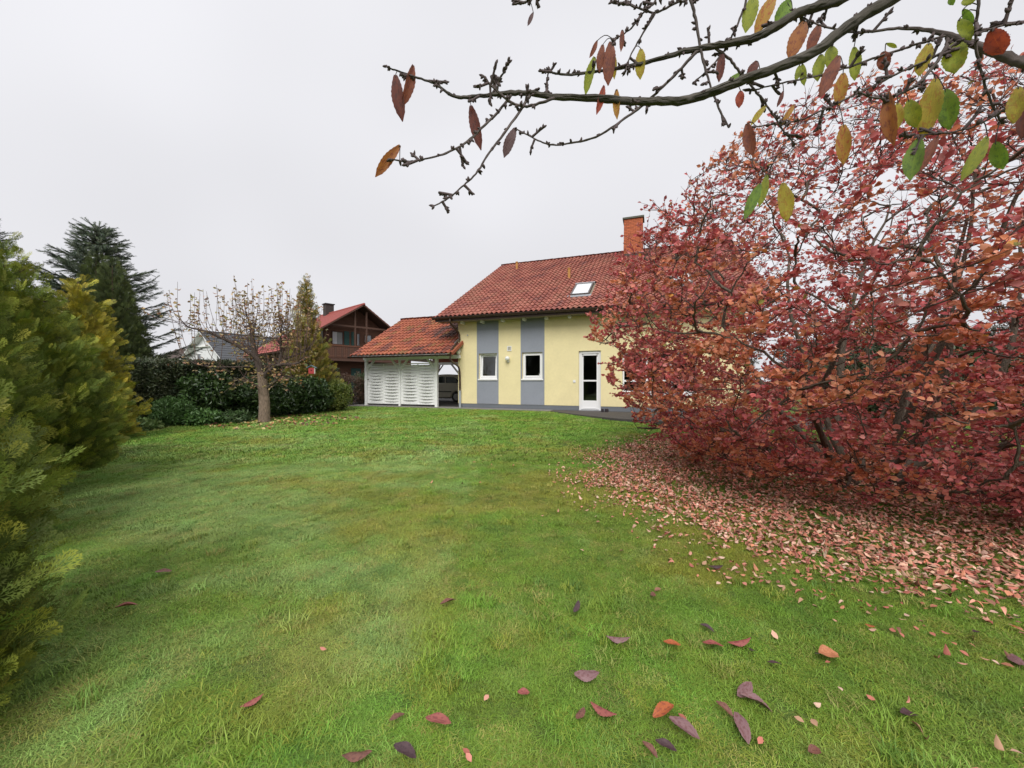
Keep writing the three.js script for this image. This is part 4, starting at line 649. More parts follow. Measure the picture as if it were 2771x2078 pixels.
const CHERRY_BRANCHES = [
[[0.979,2.481,-1.0,0.0162],[0.915,2.447,-1.007,0.0158],[0.837,2.395,-1.016,0.015],[0.798,2.364,-1.021,0.0146],[0.699,2.326,-1.03,0.0137],[0.615,2.3,-1.038,0.0134],[0.53,2.272,-1.046,0.0125],[0.461,2.257,-1.053,0.012],[0.39,2.259,-1.059,0.0116],[0.319,2.263,-1.064,0.0112],[0.234,2.277,-1.072,0.0102],[0.124,2.286,-1.081,0.0087],[0.05,2.3,-1.086,0.0078],[-0.006,2.305,-1.091,0.0068],[-0.063,2.303,-1.096,0.0057],[-0.12,2.3,-1.1,0.0052],[-0.158,2.303,-1.103,0.0047],[-0.193,2.324,-1.106,0.0042],[-0.223,2.347,-1.109,0.0037],[-0.274,2.366,-1.113,0.0032],[-0.334,2.389,-1.118,0.0027],[-0.361,2.402,-1.12,0.0021]],
[[0.902,2.54,-1.06,0.0141],[0.838,2.527,-1.073,0.0133],[0.79,2.518,-1.083,0.0129],[0.742,2.493,-1.093,0.0125],[0.692,2.472,-1.104,0.0116],[0.64,2.466,-1.113,0.0111],[0.57,2.463,-1.126,0.0096],[0.498,2.459,-1.138,0.0081],[0.442,2.448,-1.148,0.0066],[0.348,2.437,-1.163,0.0055],[0.257,2.434,-1.178,0.0045],[0.177,2.434,-1.19,0.004],[0.129,2.444,-1.197,0.0034],[0.114,2.454,-1.2,0.0029]],
[[0.114,2.454,-1.2,0.0029],[0.106,2.42,-1.2,0.0023],[0.109,2.388,-1.2,0.0023]],
[[-0.001,2.298,-1.091,0.0042],[-0.017,2.272,-1.083,0.004],[-0.079,2.188,-1.058,0.0036],[-0.131,2.129,-1.038,0.0033],[-0.181,2.094,-1.021,0.003],[-0.23,2.071,-1.006,0.0027],[-0.263,2.06,-0.995,0.0026],[-0.309,2.058,-0.98,0.0023]],
[[0.05,2.297,-1.086,0.0047],[0.046,2.287,-1.084,0.0046],[-0.006,2.194,-1.06,0.0039],[-0.06,2.106,-1.036,0.0033],[-0.094,2.043,-1.019,0.0028],[-0.127,2.002,-1.005,0.0025],[-0.159,1.968,-0.993,0.0022],[-0.197,1.939,-0.98,0.0019]],
[[0.124,2.286,-1.081,0.0046],[0.068,2.259,-1.07,0.0043],[0.031,2.249,-1.064,0.0042],[-0.006,2.257,-1.057,0.004],[-0.041,2.281,-1.049,0.0037],[-0.06,2.295,-1.045,0.0036],[-0.078,2.312,-1.04,0.0035]],
[[-0.041,2.281,-1.049,0.0035],[-0.033,2.302,-1.039,0.003],[-0.02,2.319,-1.03,0.0025]],
[[0.541,2.46,-1.131,0.0054],[0.498,2.417,-1.138,0.0051],[0.442,2.364,-1.147,0.0047],[0.386,2.316,-1.156,0.0043],[0.334,2.281,-1.163,0.004],[0.256,2.235,-1.173,0.0035],[0.176,2.221,-1.182,0.0031],[0.116,2.22,-1.188,0.0028],[0.076,2.238,-1.193,0.0026],[0.014,2.276,-1.2,0.0023]],
[[0.509,2.599,-1.12,0.0048],[0.526,2.544,-1.123,0.0045],[0.542,2.469,-1.127,0.0041],[0.557,2.414,-1.13,0.0037],[0.574,2.362,-1.133,0.0034],[0.599,2.302,-1.136,0.0031],[0.632,2.242,-1.14,0.0027]],
[[0.577,2.464,-1.124,0.0043],[0.63,2.43,-1.13,0.0039],[0.664,2.394,-1.135,0.0037],[0.716,2.345,-1.142,0.0033],[0.759,2.298,-1.148,0.0029],[0.803,2.243,-1.155,0.0025],[0.842,2.203,-1.16,0.0022]],
[[1.135,2.199,-0.86,0.0106],[1.118,2.226,-0.879,0.0105],[1.098,2.263,-0.901,0.0094],[1.076,2.3,-0.922,0.0083],[1.052,2.334,-0.943,0.0072],[1.025,2.365,-0.964,0.005],[0.986,2.393,-0.99,0.0038],[0.942,2.411,-1.017,0.0034],[0.907,2.424,-1.036,0.003],[0.834,2.483,-1.075,0.0026],[0.79,2.537,-1.1,0.0021]],
[[1.052,2.334,-0.943,0.0049],[1.049,2.311,-0.943,0.0047],[1.023,2.268,-0.942,0.0043],[0.986,2.223,-0.942,0.0038],[0.953,2.2,-0.941,0.0034],[0.905,2.182,-0.941,0.0029],[0.865,2.183,-0.94,0.0026],[0.832,2.199,-0.94,0.0022]],
[[1.069,2.312,-0.929,0.0035],[1.025,2.286,-0.948,0.0034],[0.965,2.267,-0.969,0.0031],[0.914,2.247,-0.987,0.0029],[0.834,2.215,-1.013,0.0026],[0.814,2.209,-1.019,0.0025],[0.766,2.192,-1.034,0.0024],[0.726,2.19,-1.044,0.0022],[0.665,2.192,-1.06,0.002]],
[[1.052,2.334,-0.943,0.0031],[0.992,2.328,-0.963,0.003],[0.914,2.315,-0.987,0.0028],[0.833,2.3,-1.011,0.0025],[0.768,2.296,-1.029,0.0024],[0.708,2.294,-1.044,0.0022],[0.646,2.287,-1.06,0.002]],
[[1.001,2.324,-0.84,0.0032],[1.013,2.278,-0.853,0.0031],[1.031,2.224,-0.866,0.0029],[1.063,2.175,-0.879,0.0028],[1.105,2.121,-0.893,0.0026],[1.128,2.097,-0.9,0.0026]],
[[1.108,2.116,-0.84,0.0032],[1.088,2.097,-0.88,0.0028],[1.063,2.089,-0.911,0.0024],[1.014,2.101,-0.952,0.0018],[0.976,2.119,-0.98,0.0014]],
[[1.108,2.272,-0.84,0.0024],[1.051,2.269,-0.85,0.0022],[0.989,2.251,-0.86,0.002]],
[[0.058,2.579,-1.1,0.0037],[0.047,2.568,-1.1,0.0035],[0.026,2.564,-1.1,0.0033],[0.005,2.56,-1.1,0.0031]],
[[0.519,2.628,-1.15,0.0038],[0.484,2.613,-1.15,0.0036],[0.423,2.584,-1.15,0.0033],[0.384,2.592,-1.15,0.0031],[0.344,2.606,-1.15,0.0029],[0.31,2.613,-1.15,0.0027]],
[[0.423,2.584,-1.15,0.0033],[0.385,2.524,-1.154,0.0029],[0.347,2.456,-1.158,0.0024],[0.336,2.417,-1.16,0.0022]],
[[0.415,2.599,-1.12,0.0032],[0.376,2.559,-1.127,0.0028],[0.34,2.518,-1.134,0.0025],[0.296,2.497,-1.14,0.0022]],
[[0.659,2.579,-1.1,0.0037],[0.647,2.528,-1.111,0.0034],[0.629,2.484,-1.121,0.0031],[0.607,2.445,-1.13,0.0028],[0.563,2.4,-1.142,0.0024],[0.531,2.375,-1.15,0.0022]]
];
const CHERRY_LEAVES = [
[-0.333,2.375,-1.117,-0.32,2.256,-1.117,0.042,0],
[-0.282,2.401,-1.114,-0.304,2.29,-1.114,0.027,1],
[-0.116,2.276,-1.1,-0.091,2.16,-1.1,0.03,0],
[-0.283,2.096,-0.987,-0.347,2.021,-0.987,0.02,2],
[0.01,2.278,-1.2,-0.025,2.196,-1.2,0.037,7],
[0.249,2.493,-1.14,0.229,2.446,-1.14,0.016,1],
[0.249,2.477,-1.178,0.221,2.374,-1.178,0.022,5],
[0.288,2.489,-1.14,0.28,2.371,-1.14,0.043,1],
[0.265,2.481,-1.14,0.253,2.41,-1.14,0.027,1],
[0.307,2.473,-1.169,0.305,2.409,-1.169,0.02,4],
[0.32,2.52,-1.136,0.318,2.462,-1.136,0.014,1],
[0.252,2.31,-1.07,0.235,2.235,-1.07,0.013,8],
[0.286,2.297,-1.067,0.286,2.22,-1.067,0.02,3],
[0.06,2.537,-1.1,0.045,2.503,-1.1,0.013,7],
[0.382,2.482,-1.156,0.378,2.401,-1.156,0.036,4],
[0.682,2.587,-1.1,0.659,2.49,-1.1,0.045,5],
[0.739,2.587,-1.1,0.688,2.484,-1.1,0.042,3],
[0.784,2.571,-1.1,0.746,2.511,-1.1,0.045,6],
[0.812,2.498,-1.086,0.774,2.403,-1.086,0.049,2],
[0.842,2.477,-1.072,0.816,2.407,-1.072,0.033,1],
[0.834,2.372,-1.018,0.827,2.326,-1.018,0.035,5],
[0.808,2.353,-1.021,0.798,2.288,-1.021,0.032,5],
[0.841,2.337,-1.005,0.796,2.237,-1.005,0.038,1],
[0.853,2.293,-1.006,0.842,2.217,-1.006,0.035,3],
[0.648,2.347,-1.034,0.627,2.304,-1.034,0.028,0],
[0.606,2.45,-1.127,0.598,2.369,-1.127,0.027,0],
[0.661,2.394,-1.135,0.621,2.355,-1.135,0.023,6],
[0.609,2.273,-1.04,0.605,2.233,-1.04,0.025,8],
[0.746,2.309,-1.147,0.703,2.255,-1.147,0.014,4],
[0.639,2.2,-1.06,0.652,2.114,-1.06,0.037,1],
[0.749,2.234,-1.036,0.721,2.188,-1.036,0.012,3],
[0.724,2.274,-1.041,0.71,2.234,-1.041,0.013,0],
[0.861,2.165,-1.013,0.861,2.069,-1.013,0.038,3],
[0.759,2.114,-1.16,0.739,2.023,-1.16,0.028,5],
[0.739,2.086,-1.16,0.695,1.987,-1.16,0.036,6],
[0.807,2.09,-1.16,0.823,1.979,-1.16,0.05,4],
[0.762,2.332,-1.025,0.766,2.279,-1.025,0.019,5],
[0.756,2.329,-1.026,0.749,2.294,-1.026,0.018,5],
[0.907,2.385,-1.036,0.912,2.303,-1.036,0.032,5],
[0.932,2.327,-0.981,0.936,2.283,-0.981,0.032,1],
[1.019,2.325,-0.955,0.996,2.252,-0.955,0.036,4],
[1.058,2.309,-0.933,1.058,2.239,-0.933,0.051,5],
[0.976,2.304,-0.846,0.997,2.275,-0.846,0.017,6],
[0.973,2.287,-0.851,1.002,2.244,-0.851,0.026,5],
[1.043,2.264,-0.851,1.067,2.212,-0.851,0.044,8],
[1.022,2.229,-0.942,0.999,2.103,-0.942,0.049,4],
[1.045,2.203,-0.942,1.058,2.113,-0.942,0.045,6],
[0.956,2.177,-0.941,0.976,2.115,-0.941,0.036,5],
[0.93,2.17,-0.941,0.93,2.109,-0.941,0.028,4],
[0.907,2.196,-0.941,0.912,2.073,-0.941,0.032,2],
[0.906,2.246,-0.989,0.906,2.218,-0.989,0.015,8],
[1.003,2.098,-0.961,0.98,1.999,-0.961,0.046,6],
[1.028,2.09,-0.942,0.989,2.015,-0.942,0.019,1],
[1.094,2.135,-0.843,1.082,2.062,-0.843,0.032,4],
[1.113,2.103,-0.846,1.106,2.03,-0.846,0.026,0],
[1.091,2.061,-0.895,1.045,1.974,-0.895,0.031,5],
[1.116,2.051,-0.9,1.131,1.989,-0.9,0.034,6],
[0.943,2.327,-0.84,0.946,2.308,-0.84,0.014,6],
[0.981,2.33,-0.84,0.987,2.31,-0.84,0.032,5],
[0.936,2.345,-0.978,0.967,2.335,-0.978,0.01,5]
];
const GROUND_CHERRY_LEAVES = [
[0.363,-1.881,-3.0,0.118,0.5,0],
[0.053,-1.78,-0.0,0.056,0.6,1],
[0.585,-2.126,-17.0,0.125,0.35,0],
[0.865,-2.086,-6.0,0.091,0.4,2],
[1.119,-2.219,-51.0,0.082,0.35,3],
[1.085,-2.086,-15.0,0.103,0.45,1],
[1.236,-2.099,-5.0,0.125,0.25,1],
[1.266,-2.033,-72.0,0.048,0.4,3],
[1.319,-1.94,-7.0,0.065,0.4,3],
[0.402,-1.693,-41.0,0.123,0.35,1],
[0.298,-1.676,56.0,0.081,0.4,4],
[0.658,-1.672,27.0,0.125,0.25,2],
[0.707,-1.585,-47.0,0.125,0.25,0],
[1.077,-1.781,35.0,0.125,0.4,0],
[1.09,-1.72,-20.0,0.125,0.25,0],
[0.924,-1.676,-60.0,0.078,0.3,4],
[0.953,-1.597,-99.0,0.125,0.4,0],
[0.609,-1.523,-23.0,0.079,0.45,3],
[0.538,-1.504,-59.0,0.074,0.3,4],
[0.404,-2.41,62.0,0.092,0.4,3],
[0.929,-2.545,-104.0,0.067,0.5,4],
[-1.169,-1.733,51.0,0.091,0.25,1],
[-0.491,-1.646,47.0,0.072,0.45,4],
[-0.315,-1.64,-14.0,0.117,0.4,1],
[-0.417,-1.503,-17.0,0.1,0.5,3],
[-0.596,-1.48,3.0,0.11,0.5,4],
[-0.41,-2.472,37.0,0.107,0.3,4],
[1.688,-1.636,8.0,0.084,0.5,3],
[1.17,-1.488,21.0,0.068,0.5,4],
[2.558,-1.956,-132.0,0.113,0.5,0],
[3.008,-2.303,-36.0,0.04,0.4,3],
[2.622,-2.176,10.0,0.06,0.5,3],
[2.042,-2.202,-48.0,0.043,0.5,2],
[2.881,-2.208,-31.0,0.042,0.45,2],
[-2.414,-2.417,27.0,0.106,0.35,1],
[-2.562,-2.842,20.0,0.099,0.4,4],
[1.542,-2.923,-9.0,0.105,0.35,3],
[1.626,-1.98,-0.0,0.092,0.9,5]
];

// ---------------------------------------------------------------- the car under the carport
{
  const p = atHouse(-1.3, 0.006, -4.3), car = thing('parked_car', 'beige compact hatchback parked in the carport beside the house', 'car', [p.x, p.y, p.z], TURN + Math.PI);   // local x runs to the car's front
  const paint = phys([0.52, 0.48, 0.40], 0.3, { metalness: 0.1, clearcoat: 1, clearcoatRoughness: 0.08 }), glass = phys([0.03, 0.035, 0.035], 0.06, { clearcoat: 1 }), black = std([0.02, 0.02, 0.02], 0.6), W = 0.82;
  const lower = new THREE.Shape(); lower.moveTo(0.08, 0.3); lower.lineTo(0.34, 0.27); lower.absarc(0.68, 0.3, 0.335, Math.PI, 0, true); lower.lineTo(2.86, 0.24); lower.absarc(3.2, 0.3, 0.335, Math.PI, 0, true); lower.lineTo(3.86, 0.3); lower.bezierCurveTo(3.98, 0.45, 3.95, 0.62, 3.8, 0.72); lower.bezierCurveTo(3.5, 0.86, 3.2, 0.92, 2.95, 0.95); lower.bezierCurveTo(2.0, 0.99, 1.0, 1.0, 0.16, 0.98); lower.bezierCurveTo(0.02, 0.9, 0.0, 0.5, 0.08, 0.3);
  const g = new THREE.ExtrudeGeometry(lower, { depth: 2 * W - 0.16, bevelEnabled: true, bevelSize: 0.06, bevelThickness: 0.08, bevelSegments: 4, curveSegments: 18 }); g.translate(0, 0, -W + 0.08); part('body', clean(g), paint, car);
  const top = new THREE.Shape(); top.moveTo(0.1, 0.96); top.bezierCurveTo(0.2, 1.3, 0.4, 1.43, 0.75, 1.46); top.bezierCurveTo(1.3, 1.5, 1.7, 1.49, 1.95, 1.44); top.bezierCurveTo(2.4, 1.3, 2.75, 1.1, 3.0, 0.94); top.lineTo(0.1, 0.96);
  const t = new THREE.ExtrudeGeometry(top, { depth: 2 * W - 0.42, bevelEnabled: true, bevelSize: 0.04, bevelThickness: 0.12, bevelSegments: 4, curveSegments: 18 }); t.translate(0, 0, -W + 0.21); part('cabin', clean(t), paint, car);
  const pane = (pts, z) => { const s = new THREE.Shape(pts.map(([x, y]) => new THREE.Vector2(x, y))), e = new THREE.ExtrudeGeometry(s, { depth: 0.012, bevelEnabled: true, bevelSize: 0.015, bevelThickness: 0.004, bevelSegments: 1 }); const q = clean(e); const a = q.attributes.position; for (let i = 0; i < a.count; i++) a.setZ(i, (a.getZ(i) + W - 0.086) * z + (z > 0 ? 0 : 0)); if (z < 0) { const n = q.index; const arr = a.array; for (let i = 0; i < arr.length; i += 9) for (let c = 0; c < 3; c++) { const h = arr[i + c]; arr[i + c] = arr[i + 3 + c]; arr[i + 3 + c] = h; } } q.computeVertexNormals(); return q; };
  for (const z of [1, -1]) {
    part('door_window', pane([[1.42, 1.0], [1.42, 1.38], [1.8, 1.37], [2.25, 1.22], [2.55, 1.02]], z), glass, car);
    part('door_window', pane([[0.52, 1.02], [0.62, 1.22], [0.85, 1.35], [1.33, 1.385], [1.33, 1.0]], z), glass, car);
    part('trim_strip', box(0.95, 2.75, 0.55, 0.6, z > 0 ? W + 0.0 : -W - 0.012, z > 0 ? W + 0.012 : -W, 0.004), black, car);
    part('door_handle', box(1.5, 1.66, 0.86, 0.89, z > 0 ? W + 0.0 : -W - 0.03, z > 0 ? W + 0.03 : -W, 0.008), paint, car);
    part('side_mirror', new THREE.SphereGeometry(1, 14, 10).scale(0.09, 0.07, 0.1).translate(2.4, 1.06, z * (W + 0.1)), paint, car);
    part('tail_light', box(0.02, 0.16, 0.72, 0.96, z > 0 ? W - 0.2 : -W + 0.02, z > 0 ? W - 0.02 : -W + 0.2, 0.02), std([0.3, 0.015, 0.015], 0.2), car);
    part('headlight', box(3.55, 3.82, 0.6, 0.74, z > 0 ? W - 0.28 : -W + 0.0, z > 0 ? W : -W + 0.28, 0.03), phys([0.7, 0.72, 0.74], 0.08), car);
    for (const x of [0.68, 3.2]) { const w = part('wheel', new THREE.TorusGeometry(0.22, 0.08, 12, 28).scale(1, 1, 1.05).translate(x, 0.3, z * (W - 0.09)), black, car); part('rim', merge([new THREE.CylinderGeometry(0.19, 0.17, 0.1, 20).rotateX(Math.PI / 2).translate(x, 0.3, z * (W - 0.07)), new THREE.CylinderGeometry(0.06, 0.06, 0.12, 12).rotateX(Math.PI / 2).translate(x, 0.3, z * (W - 0.06))]), std([0.45, 0.46, 0.47], 0.35, { metalness: 0.7 }), w); }
  }
  part('bumper', box(-0.02, 0.12, 0.3, 0.55, -W + 0.02, W - 0.02, 0.05), paint, car);
  part('sill_trim', merge([box(1.05, 2.85, 0.2, 0.27, -W + 0.03, W - 0.03, 0.02)]), black, car);
}
// ---------------------------------------------------------------- the brown chalet next door
function gableHouse({ name, label, pos, turn, peak, pitch, half, eaveOut, depth, front, wallM, roofM, deckM, rowStep }) { // local x along the gable, z out of it; the ridge runs back
  const o = thing(name, label, 'house', pos, turn), yAt = (x) => peak - Math.abs(x) * pitch, wallTop = yAt(half) - 0.15;
  const s = new THREE.Shape([new THREE.Vector2(-half, -0.4), new THREE.Vector2(half, -0.4), new THREE.Vector2(half, wallTop), new THREE.Vector2(0, peak - 0.18), new THREE.Vector2(-half, wallTop)]), g = new THREE.ExtrudeGeometry(s, { depth: depth - front, bevelEnabled: false }); g.translate(0, 0, -depth);
  part('wall', boxUV(clean(g)), wallM, o);
  const len = Math.hypot(eaveOut, eaveOut * pitch), ang = Math.atan(pitch);
  for (const sgn of [-1, 1]) {
    const rf = new THREE.Group(); rf.name = 'roof_slope'; o.add(rf); rf.rotation.order = 'YXZ'; rf.rotation.y = sgn * Math.PI / 2; rf.rotation.x = ang - Math.PI / 2; rf.position.set(sgn * eaveOut, peak - eaveOut * pitch, sgn > 0 ? 0.15 : -depth - 0.4);
    const wide = depth + 0.55; part('roof_deck', box(0, wide, 0, len, -0.1, -0.02), deckM, rf);
    const rows = Math.round(len / rowStep), list = []; for (let i = 0; i < rows; i++) { const q = box(0, wide, 0, rowStep * 1.04, -0.012, 0.012); q.rotateX(-0.06); q.translate(0, (i / rows) * len, 0.02); list.push(q); }
    part('tile_rows', mergeGeometries(list), roofM, rf).userData.kind = 'stuff';
  }
  part('ridge_cap', tube([V(0, peak + 0.0, 0.18), V(0, peak + 0.0, -depth - 0.42)], 0.11, 8), roofM, o);
  return o;
}
{
  const wood = tex(512, (u, v) => { const b = (v * 8) % 1; return b < 0.07 ? 0.3 : 0.8 + 0.15 * n2(Math.floor(v * 8) * 5.1, 2) + 0.12 * n2(u * 3, v * 90); });
  const redRoof = tex(256, (u, v) => { const b = (u * 4) % 1; return (b < 0.14 ? 0.62 : 0.92) + 0.08 * n2(Math.floor(u * 4) * 3, v * 9); });
  const brownM = std([0.15, 0.066, 0.04], 0.8, { map: wood, bumpMap: wood, bumpScale: 0.015 }), beamM = std([0.12, 0.06, 0.04], 0.8, { map: T.wood });
  const o = gableHouse({ name: 'wooden_chalet', label: 'brown timber chalet with red roof and green shutters behind the carport', pos: [-11.5, 0.3, -30], turn: 0.834, peak: 7.1, pitch: 0.66, half: 5.0, eaveOut: 6.0, depth: 7.6, front: 1.1, wallM: brownM, roofM: std([0.36, 0.085, 0.07], 0.8, { map: redRoof }), deckM: beamM, rowStep: 0.36 });
  const zf = -1.1, green = std([0.018, 0.085, 0.075], 0.6, { map: T.wood }), pane = phys([0.2, 0.22, 0.25], 0.05, { clearcoat: 1 }), curtain = std([0.5, 0.5, 0.52], 0.9);
  const win = (x0, x1, y0, y1) => { const w = part('window', merge(frameAround(x0, x1, y0, y1, zf, zf + 0.07, 0.07)), beamM, o); part('pane', box(x0 + 0.06, x1 - 0.06, y0 + 0.06, y1 - 0.06, zf + 0.01, zf + 0.02), pane, w); part('curtain', box(x0 + 0.07, x0 + (x1 - x0) * 0.45, y0 + 0.07, y1 - 0.07, zf + 0.021, zf + 0.027), curtain, w); };
  win(-1.95, -1.05, 3.95, 5.0); win(-0.02, 0.3, 3.95, 5.0); win(0.62, 1.3, 4.25, 4.95); win(-3.3, -2.5, 3.95, 5.0);
  for (const [a, b] of [[-0.98, -0.6], [-0.42, -0.06]]) { part('shutter', box(a, b, 3.9, 5.05, zf + 0.005, zf + 0.06, 0.006), green, o); }
  for (const x of [-0.5, 0.42]) part('post', box(x - 0.06, x + 0.06, 2.8, 6.6, zf + 0.75, zf + 0.87, 0.008), beamM, o);
  part('tie_beam', box(-2.6, 2.6, 5.28, 5.42, zf + 0.76, zf + 0.86, 0.008), beamM, o);
  part('balcony_floor', box(-4.6, 2.6, 2.68, 2.84, zf, zf + 1.0, 0.01), beamM, o);
  const rail = part('balcony_rail', merge([box(-4.6, 2.6, 3.76, 3.88, zf + 0.93, zf + 1.03, 0.01), box(-4.6, 2.6, 2.9, 2.98, zf + 0.95, zf + 1.0, 0.01)]), std([0.16, 0.06, 0.03], 0.7, { map: T.wood }), o);
  for (let i = 0; i < 44; i++) part('board', box(-4.58 + i * 0.163, -4.58 + i * 0.163 + 0.145, 2.86, 3.8, zf + 0.975, zf + 1.0), i % 3 ? brownM : beamM, rail);
  const door = part('door', box(-0.45, 0.35, -0.1, 2.2, zf + 0.002, zf + 0.05, 0.008), green, o); part('knob', new THREE.SphereGeometry(0.04, 8, 6).translate(0.25, 1.0, zf + 0.08), M.zinc, door);
  win(-2.4, -1.5, 0.9, 2.1); part('shutter', box(-2.85, -2.45, 0.9, 2.1, zf + 0.005, zf + 0.05, 0.006), green, o);
  const ch = part('chimney', box(-0.35, 0.35, 5.9, 7.9, -6.6, -6.0, 0.01), std([0.06, 0.05, 0.045], 0.9, { map: T.pave }), o); part('cap', box(-0.42, 0.42, 7.9, 7.98, -6.68, -5.92, 0.01), std([0.04, 0.04, 0.04], 0.9), ch);
}
{ // the white house with a dark roof
  const slate = tex(256, (u, v) => 0.75 + 0.25 * n2(u * 20, v * 20));
  const o = gableHouse({ name: 'white_house', label: 'white house with steep dark grey roof beyond the hedge', pos: [-32.1, 0.3, -40], turn: -0.436, peak: 6.35, pitch: 0.77, half: 3.9, eaveOut: 4.7, depth: 9, front: 0.5, wallM: std([0.72, 0.73, 0.74], 0.9, { map: T.stain }), roofM: std([0.10, 0.105, 0.115], 0.6, { map: slate }), deckM: std([0.7, 0.7, 0.7], 0.6), rowStep: 0.42 });
  for (const x of [-1.5, 2.0]) { const w = part('window', merge(frameAround(x, x + 0.75, 2.9, 4.1, -0.5, -0.42, 0.07)), M.white, o); part('pane', box(x + 0.06, x + 0.69, 2.96, 4.04, -0.49, -0.48), phys([0.05, 0.055, 0.06], 0.05, { clearcoat: 1 }), w); }
  part('gable_beam', box(-1.7, 1.7, 4.75, 4.9, -0.49, -0.3, 0.01), M.whitePaint, o);
}
{
  const o = gableHouse({ name: 'brown_roof_house', label: 'distant house with low brown roof left of the white house', pos: [-47.5, 0.3, -55], turn: -1.9, peak: 5.6, pitch: 0.5, half: 5, eaveOut: 5.8, depth: 12, front: 0.5, wallM: std([0.6, 0.58, 0.55], 0.9), roofM: std([0.085, 0.06, 0.05], 0.8), deckM: std([0.1, 0.08, 0.07], 0.8), rowStep: 0.4 });
  part('chimney', box(-0.3, 0.3, 5.2, 6.3, -8, -7.4, 0.01), std([0.3, 0.12, 0.08], 0.9), o);
  const a = thing('roof_aerial', 'thin television aerial rising over the roofs left of the white house', 'aerial', [-40.8, 0.3, -49.5]);
  part('mast', tube([V(0, 0, 0), V(0, 7.6, 0)], 0.035, 6), M.zinc, a); for (const [y, w] of [[7.5, 0.9], [7.2, 0.5]]) part('boom', tube([V(-w, y, 0), V(w, y, 0)], 0.025, 5), M.zinc, a);
}
// ---------------------------------------------------------------- trees and shrubs behind, right and back
function bareTree(x, z, h, label, seed, leafC, leaves, spread = 0.5) {
  const o = thing('garden_tree', label, 'tree', [x, ground(x, z), z]), r = mulberry(seed), wood = [], mats = [], cols = [];
  const go = (p, d, len, rad, lev) => { const pts = [p]; const dd = d.clone().normalize(); for (let i = 0; i < 4; i++) { dd.add(rough(r, 0.35)).add(V(0, 0.06, 0)).normalize(); pts.push(pts[i].clone().add(dd.clone().multiplyScalar(len / 4))); } wood.push(tube(pts, pts.map((_, i) => rad * (1 - i * 0.13)), lev < 2 ? 8 : 4, lev > 2)); if (lev >= 4) { for (let i = 0; i < leaves; i++) { mats.push(M4(pts[1 + Math.floor(r() * 4)].clone().add(rough(r, 0.15)), upQ(rough(r, 2).add(V(0, -0.3, 0)), r() * 6), 0.8 + r() * 0.6)); cols.push(jitter(pick(r, leafC), r, 0.3)); } return; } const n = lev === 0 ? 5 : 4; for (let i = 0; i < n; i++) { const a = i / n * 6.28 + r(), q = pts[lev === 0 ? 3 + (i % 2) : 1 + Math.floor(r() * 4)]; go(q, dd.clone().add(V(Math.cos(a) * spread * 1.6, 0.25, Math.sin(a) * spread * 1.6)), len * (0.66 + r() * 0.15), rad * 0.52, lev + 1); } };
  go(V(0, -0.1, 0), V(0, 1, 0), h * 0.34, h * 0.022, 0);
  part('trunk', wood[0], barkM([0.10, 0.075, 0.06]), o); part('branches', mergeGeometries(wood.slice(1).map(clean)), barkM([0.09, 0.065, 0.055]), o).userData.kind = 'stuff';
  if (mats.length) instanced('leaves', leafGeo(0.13, 0.085, { rows: 2, curl: 0.2 }), leafM(0.8, 0.3), mats, cols, o);
}
bareTree(-7.2, -37, 7.5, 'bare reddish tree glimpsed through the carport beside the house', 401, [lin(0.35, 0.12, 0.1), lin(0.3, 0.15, 0.1)], 3);
bareTree(17.5, -19, 6.5, 'thin tree with rusty leaves behind the red bush, right of the house', 402, [lin(0.3, 0.13, 0.05), lin(0.35, 0.2, 0.07)], 7);
bareTree(22, -15, 6, 'rusty brown tree at the right edge behind the red bush', 403, [lin(0.28, 0.12, 0.05), lin(0.22, 0.09, 0.04)], 9);
const BG = [lin(0.03, 0.05, 0.018), lin(0.045, 0.065, 0.02), lin(0.025, 0.04, 0.016)];
[[10.6, -11.2, 1.3, 2.2, 'rounded dark green shrub behind the red bush, nearest the house corner'], [13.2, -11.8, 1.6, 2.5, 'wide dark green shrub behind the red bush, second from the house'], [16.2, -11.4, 1.7, 2.3, 'olive green shrub behind the red bush, third from the house'], [19.4, -11.0, 1.9, 2.6, 'large dark shrub behind the red bush at the right edge']].forEach(([x, z, rx, h, l], i) => shrub('evergreen_shrub', l, x, z, rx, h, 1500, i % 2 ? laurelGeo : yewGeo, i === 2 ? [lin(0.11, 0.11, 0.025), lin(0.08, 0.09, 0.025)] : BG, 411 + i, 1.6));
for (let i = 0; i < 9; i++) { const x = 14 + i * 6.4, z = -42 - (i % 3) * 4; shrub('distant_tree', ['leftmost', 'second', 'third', 'fourth', 'fifth', 'sixth', 'seventh', 'eighth', 'last'][i] + ' of the dark trees on the skyline behind the red bush', x, z, 3.6, 5 + (i * 37 % 5) * 0.6, 900, yewGeo, [lin(0.05, 0.055, 0.03), lin(0.06, 0.05, 0.03), lin(0.045, 0.05, 0.035)], 421 + i, 4.2, darkLeafM, 0.1, 'tree', [0.08, 0.06, 0.05], 'trees on the skyline'); }

// trees behind the camera, which the panes of the house mirror
[[-21, 12, 8.5], [-15.5, 10.5, 7.2], [-11, 13, 9], [-6, 11, 7], [-1, 13.5, 8.2]].forEach(([x, z, h], i) => conifer({ name: 'garden_conifer', label: ['leftmost', 'second', 'middle', 'fourth', 'last'][i] + ' of the dark conifers behind the viewpoint, mirrored in the house windows', x, z, h, rad: 2.3, count: 1700, size: 0.75, colors: BG, seed: 451 + i, mat: fanM, shape: 0.9, lump: 0.35, trunkR: 0.16, group: 'conifers behind the viewpoint' }));

